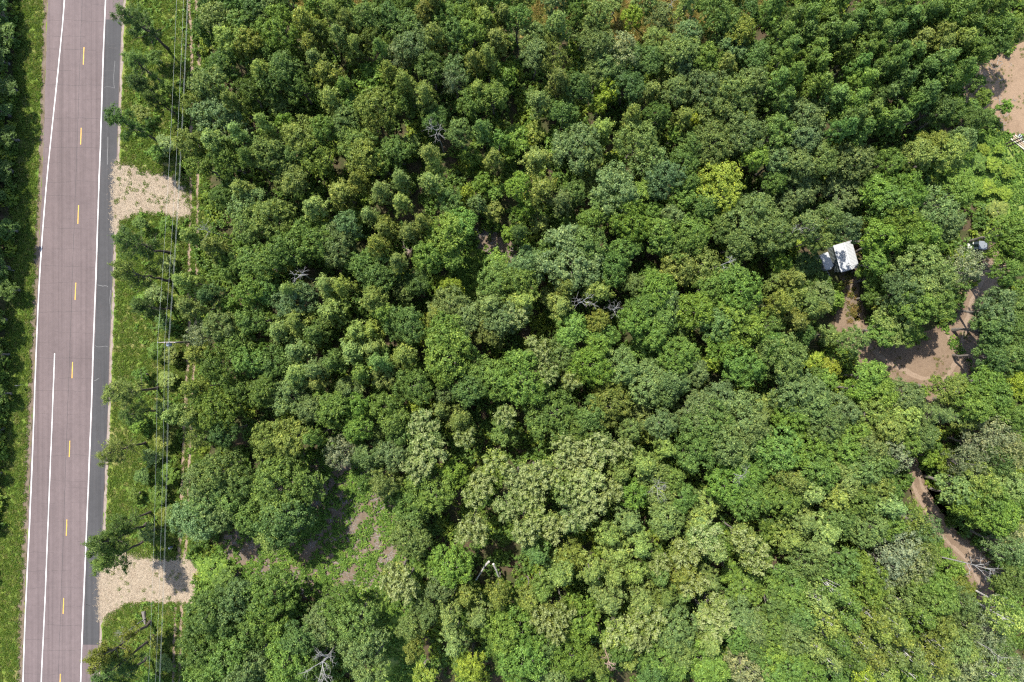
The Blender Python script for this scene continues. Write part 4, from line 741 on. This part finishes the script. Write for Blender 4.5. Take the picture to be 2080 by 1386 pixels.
# ------------------------------------------------------------------ road signs on the far verge (seen edge on from above)
M['galv'] = flat_mat('galvanised_steel', (.45, .47, .47), .45, .5, .1); M['signwhite'] = flat_mat('white_sign_sheet', (.7, .72, .7), .4)
def sign(x, y, h, wd, hh, lab):
    e = empty('road_sign', W(x, y)); MB().box((0, 0, h / 2), (.06, .05, h), 0, .008).build('post', M['galv'], e)
    MB().box((0, -.045, h - hh / 2), (wd, .012, hh)).build('sign_panel', M['galv'], e)
    tag(e, lab, 'road sign', 'roadside signs')
sign(31, 550, 2.6, .6, .75, 'taller road sign seen edge-on in the shaded bushes, upper left')
sign(48, 782, 1.7, .45, .5, 'short road sign seen edge-on at the grass edge, lower left')

# ------------------------------------------------------------------ sheds
M['zinc'] = flat_mat('white_metal_roofing', (.43, .44, .44), .4, 0, .05, 2); M['zincwall'] = flat_mat('white_metal_siding', (.30, .34, .32), .4, 0, .08, 2)
M['dark'] = flat_mat('black_rubber', (.02, .02, .02), .8); M['blue'] = flat_mat('pale_blue_panel', (.30, .37, .44), .3, 0, .12, 1.5); M['shade_boards'] = flat_mat('dark_boards_and_shade', (.09, .07, .055), .8)  # last one: dark boards, also painted shade on the shed's lower end
def corrugated(x0, x1, y0, y1, z0, z1, pitch=.23, amp=.035):
    """sheet of roofing: ribs run along x, height goes z0 -> z1 over x"""
    vs_, fs_ = [], []; n = int(round((y1 - y0) / pitch))
    prof = [(0, 0), (.55, 0), (.68, 1), (.87, 1)]; ys_ = [(y0 + (i + f) * pitch, q * amp) for i in range(n) for f, q in prof] + [(y0 + n * pitch, 0)]
    for y, q in ys_: vs_ += [(x0, y, z0 + q), (x1, y, z1 + q)]
    fs_ = [(2 * i, 2 * i + 1, 2 * i + 3, 2 * i + 2) for i in range(len(ys_) - 1)]; return vs_, fs_
def rotv(vs_, ang): ca, sa = math.cos(ang), math.sin(ang); return [(x * ca - y * sa, x * sa + y * ca, z) for x, y, z in vs_]
hw = 2.35; sc_ = at_top(1719, 521, hw); shed = empty('metal_shed', (sc_.x, sc_.y, 0), math.radians(16))
wx, wy = 2.6, 4.0
for nm, vs_ in (('side_wall', -wx / 2), ('side_wall', wx / 2)):
    v, f = corrugated(0, hw, -wy / 2, wy / 2, 0, 0, .2, .03); sgn = -1 if vs_ < 0 else 1
    mesh_obj(nm, [(vs_ + sgn * z, y, x) for x, y, z in v], f, M['zincwall'], shed)
for sgn in (-1, 1):
    MB().box((0, sgn * (wy / 2 - .03), (hw) / 2), (wx - .04, .04, hw)).build('end_wall', M['zincwall'] if sgn > 0 else M['shade_boards'], shed)  # lower end wall coloured dark in place of its shade
rz_ = hw + .42
mesh_obj('gable', [(-wx / 2, -wy / 2 + .01, hw), (wx / 2, -wy / 2 + .01, hw), (0, -wy / 2 + .01, rz_ - .02)], [(0, 1, 2)], M['shade_boards'], shed)  # lower gable takes the same painted shade
mesh_obj('gable', [(-wx / 2, wy / 2 - .01, hw), (wx / 2, wy / 2 - .01, hw), (0, wy / 2 - .01, rz_ - .02)], [(2, 1, 0)], M['zincwall'], shed)
for sgn in (-1, 1):
    for k in range(4):
        y0 = -wy / 2 - .12 + k * (wy + .24) / 4; v, f = corrugated(0, sgn * (wx / 2 + .16), y0, y0 + (wy + .24) / 4, rz_ + .003 * (k % 2), hw - .02 + .003 * (k % 2), (wy + .24) / 20, .035)
        mesh_obj('roof_panel', v, f, M['zinc'], shed)
MB().box((0, 0, rz_ + .045), (.26, wy + .22, .03)).build('ridge_cap', M['zinc'], shed)
MB().box((.1, -wy / 2 - .015, .95), (1.1, .05, 1.9)).build('door', M['shade_boards'], shed)
tag(shed, 'small white corrugated metal shed with bright ribbed roof under the oak', 'shed')
tc = at_top(1679, 531, 1.6); tr = empty('cargo_trailer', (tc.x, tc.y, 0), math.radians(23))
foot = [(-.75, 1.25), (.75, 1.25), (.75, -1.0), (.15, -1.45), (-.55, -1.3), (-.75, -1.0)]
n_ = len(foot); zs = [(.45, 1.0), (1.55, 1.0), (1.72, .93), (1.78, .80)]
v = [(x * k, y * k, z) for z, k in zs for x, y in foot]; f = [tuple(range(n_))] + [(a * n_ + i, a * n_ + i + 1 if i < n_ - 1 else a * n_, (a + 1) * n_ + (i + 1) % n_, (a + 1) * n_ + i) for a in range(1) for i in range(n_)]
mesh_obj('body', v[:2 * n_], f, M['blue'], tr)
v2 = v[n_:]; f2 = [(a * n_ + i, a * n_ + (i + 1) % n_, (a + 1) * n_ + (i + 1) % n_, (a + 1) * n_ + i) for a in range(2) for i in range(n_)] + [tuple(range(2 * n_, 3 * n_))]
mesh_obj('roof', v2, f2, M['zinc'], tr)
for sx in (-1, 1):
    w_ = MB().cyl((sx * .62, .15, .3), (sx * .84, .15, .3), .3, 18).build('wheel', M['dark'], tr); MB().cyl((sx * .845, .15, .3), (sx * .86, .15, .3), .16, 12).build('rim', M['galv'], w_)
MB().tube([(0, -1.2, .42), (.1, -2.3, .42)], .05, 6).build('tongue', M['galv'], tr); MB().box((0, 1.27, 1.0), (1.1, .03, 1.0)).build('rear_door', M['zincwall'], tr)
tag(tr, 'small white cargo trailer with tapered nose standing left of the metal shed', 'trailer')

# ------------------------------------------------------------------ utility vehicle
M['hood'] = flat_mat('white_plastic_hood', (.5, .49, .45), .35, 0, .06); M['roofgrey'] = flat_mat('grey_plastic_roof', (.19, .205, .215), .4, 0, .08); M['seat'] = flat_mat('black_vinyl', (.025, .025, .028), .6)
M['jug'] = flat_mat('yellow_plastic', (.6, .47, .14), .4, 0, .05); M['glass'] = flat_mat('smoked_windscreen', (.05, .07, .08), .1, 0, .05)
uc = at_top(1987, 500, 1.0); uv = empty('utility_vehicle', (uc.x, uc.y, 0), math.radians(176))
mbb = MB(); mbb.box((.1, 0, .52), (2.5, 1.15, .28), 0, .05).box((-.95, 0, .78), (.85, 1.3, .10), 0, .02); mbb.build('chassis', M['seat'], uv)
hv = [(.72, -.62, .62), (.72, .62, .62), (.72, .55, 1.02), (.72, -.55, 1.02), (1.42, -.42, .58), (1.42, .42, .58), (1.40, .34, .82), (1.40, -.34, .82)]
mesh_obj('hood', hv, [(3, 2, 6, 7), (0, 3, 7, 4), (2, 1, 5, 6), (4, 7, 6, 5), (0, 1, 2, 3)], M['hood'], uv)
rf = MB().box((-.12, 0, 1.93), (1.28, 1.28, .07), 0, .03).build('roof', M['roofgrey'], uv); MB().tube([(-.3, .1, 1.965), (-.3, .1, 2.0)], .07, 10).build('vent', M['seat'], rf)
for x in (.55, -.68):
    for y in (-.58, .58): MB().tube([(x + (.15 if x > 0 else 0), y, .65), (x - (.05 if x > 0 else 0), y, 1.92)], .03, 8).build('roll_bar', M['seat'], uv)
mesh_obj('windscreen', [(.74, -.55, 1.03), (.74, .55, 1.03), (.52, .55, 1.88), (.52, -.55, 1.88)], [(0, 1, 2, 3)], M['glass'], uv)
for y in (-.3, .3):
    q = MB().box((-.2, y, .80), (.5, .5, .14), 0, .04).build('seat', M['seat'], uv); MB().box((-.47, y, 1.12), (.12, .5, .6), 0, .04).build('seat_back', M['seat'], q)
MB().tube([(.35 + .02 * math.cos(a), -.3 + .17 * math.cos(a), 1.12 + .17 * math.sin(a)) for a in [i * .5236 for i in range(13)]], .015, 6).build('steering_wheel', M['seat'], uv)
bx_ = MB(); bx_.box((-1.02, .63, .98), (.80, .05, .30)).box((-1.02, -.63, .98), (.80, .05, .30)).box((-1.43, 0, .98), (.05, 1.24, .30)); bx_.build('cargo_box', M['seat'], uv)
for x in (1.0, -.95):
    for y in (-.62, .62):
        w_ = MB().tube([(x, y - .14, .31), (x, y - .10, .33), (x, y + .10, .33), (x, y + .14, .31)], [.26, .33, .33, .26], 20).build('wheel', M['dark'], uv)
        MB().cyl((x, y + (.141 if y > 0 else -.141), .31), (x, y + (.16 if y > 0 else -.16), .31), .15, 12).build('rim', M['galv'], w_)
for y in (-.28, .28): MB().tube([(1.41, y, .72), (1.44, y, .72)], .07, 10).build('headlight', M['porcelain'], uv)
for y, z in ((-.25, .62), (.25, .55)): MB().tube([(1.3, y, z), (1.9, y + .12, z - .02), (2.5, y + .35, .45)], .03, 6).build('winch_bar', M['porcelain'], uv)
tag(uv, 'small utility vehicle with white hood and grey roof parked by the dirt yard', 'utility vehicle')
for i, (dx, dy) in enumerate(((.98, -.06), (1.02, .30))):
    p = uc + Vector((dx, dy, 0)); e = empty('jug', (p.x, p.y, .83))
    MB().tube([(0, 0, 0), (0, 0, .03), (0, 0, .34), (0, 0, .42)], [.12, .14, .14, .05], 12).build('body', M['jug'], e); MB().tube([(0, 0, .42), (0, 0, .47)], .04, 8).build('cap', M['seat'], e)
    tag(e, ['upper', 'lower'][1 - i] + ' of two yellow jugs in the cargo box of the utility vehicle', 'jug', 'jugs on the vehicle')

# ------------------------------------------------------------------ lumber and posts by the sandy lot
M['board'] = flat_mat('sawn_pine', (.34, .25, .17), .8, 0, .2, 3); M['board2'] = flat_mat('pale_sawn_pine', (.42, .38, .30), .8, 0, .2, 3)
lc = W(2072, 294); la = math.radians(-38)
ls = empty('lumber_stack', (lc.x, lc.y, 0), la)
for k, (dy, m_, ln) in enumerate(((-.36, 'board2', 3.6), (-.08, 'board', 3.4), (.2, 'board', 3.7), (.48, 'board2', 3.5))):
    MB().box((.1 * (k % 2), dy, .30 + .004 * k), (ln, .2, .07), 0, .01).build('board', M[m_], ls)
for k in range(9): MB().box((-1.1 + .3 * k, .84, .34), (.16, .5, .05), 0, .01).build('slat', M['zincwall'] if k % 2 else M['galv'], ls)
for x in (-1.2, 1.1): MB().box((x, .25, .12), (.14, 1.7, .24), 0, .01).build('bearer', M['shade_boards'], ls)
tag(ls, 'stack of sawn boards and pale slats at the right edge by the sandy lot', 'lumber')
for i, (x, y) in enumerate(((2043, 292.5), (2046, 298))):
    e = MB().tube([W(x, y, 0), W(x, y, 4.6)], [.10, .085], 9).build('fence_post', M['pinebark'], None); tag(e, ['upper', 'lower'][i] + ' of two tall dark posts beside the lumber at the right edge', 'post', 'posts by the lumber')

# ------------------------------------------------------------------ person
M['skin'] = flat_mat('skin', (.55, .36, .27), .55); M['shirt'] = flat_mat('blue_grey_shirt', (.09, .11, .19), .8); M['trousers'] = flat_mat('black_trousers', (.02, .02, .025), .85); M['cap'] = flat_mat('pale_cap', (.45, .46, .5), .6); M['shoe'] = flat_mat('dark_shoes', (.03, .03, .03), .7)
def person(x, y, rz):
    J = {'pelvis': (0, 0, .95), 'waist': (0, 0, 1.1), 'chest': (0, .01, 1.32), 'neck': (0, 0, 1.47), 'head0': (0, .02, 1.56), 'head1': (0, .03, 1.69)}
    E_ = [('pelvis', 'waist'), ('waist', 'chest'), ('chest', 'neck'), ('neck', 'head0'), ('head0', 'head1')]
    Rr = {'pelvis': (.16, .12), 'waist': (.15, .11), 'chest': (.17, .12), 'neck': (.06, .06), 'head0': (.08, .09), 'head1': (.085, .10)}
    for s_, n in ((-1, 'l'), (1, 'r')):
        pts = [('hip', (s_ * .10, 0, .88), .095), ('knee', (s_ * .12, .02, .5), .062), ('ankle', (s_ * .12, -.01, .09), .042), ('toe', (s_ * .14, .16, .045), .038)]
        prev = 'pelvis'
        for nm, p, q in pts: J[nm + n] = p; Rr[nm + n] = (q, q); E_.append((prev, nm + n)); prev = nm + n
        pts = [('sh', (s_ * .20, 0, 1.40), .06), ('el', (s_ * .25, .02, 1.12), .045), ('wr', (s_ * .13, .25, 1.10), .032), ('hand', (s_ * .07, .33, 1.12), .035)]
        prev = 'chest'
        for nm, p, q in pts: J[nm + n] = p; Rr[nm + n] = (q, q); E_.append((prev, nm + n)); prev = nm + n
        for k in range(5):
            a = (-.04 + .02 * k) * 1.0; b = J['hand' + n]; nm = 'f%d%s' % (k, n); J[nm] = (b[0] - s_ * .03, b[1] + (.07 if k else .03), b[2] + a * .9); Rr[nm] = (.009, .009); E_.append(('hand' + n, nm))
    names = list(J); idx = {q: i for i, q in enumerate(names)}
    me = bpy.data.meshes.new('body'); me.from_pydata([J[q] for q in names], [(idx[a], idx[b]) for a, b in E_], [])
    o = link(bpy.data.objects.new('body', me)); o.modifiers.new('skin', 'SKIN')
    for q in names: me.skin_vertices[0].data[idx[q]].radius = Rr[q]
    me.skin_vertices[0].data[idx['pelvis']].use_root = True
    sb = o.modifiers.new('sub', 'SUBSURF'); sb.levels = 1; sb.render_levels = 1
    dg = bpy.context.evaluated_depsgraph_get(); m2 = bpy.data.meshes.new_from_object(o.evaluated_get(dg)); o.modifiers.clear(); o.data = m2
    m2.materials.clear()
    for k in ('skin', 'shirt', 'trousers', 'shoe'): m2.materials.append(M[k])
    for p in m2.polygons:
        c = p.center; p.use_smooth = True
        p.material_index = 3 if c.z < .12 else (2 if c.z < 1.0 and abs(c.x) < .22 and c.y < .2 else (1 if c.z < 1.47 and c.y < .22 else 0))
    e = empty('person', W(x, y), rz); o.parent = e
    cp_ = MB().tube([(0, .03, 1.68), (0, .03, 1.72), (0, .02, 1.79), (0, .02, 1.81)], [.115, .115, .085, .03], 14); cp_.box((0, .16, 1.69), (.16, .12, .015), 0, .004); cp_.build('cap', M['cap'], e, True)
    for s_ in (-1, 1): MB().tube([(s_ * .035, .118, 1.635), (s_ * .035, .128, 1.635)], .012, 6).build('eye', M['trousers'], e)
    MB().tube([(0, .115, 1.62), (0, .145, 1.595)], [.01, .016], 6).build('nose', M['skin'], e)
    tag(e, 'person in blue-grey top, dark trousers and pale cap standing beside the wheel track', 'person'); return e
person(354, 1107, math.radians(200))
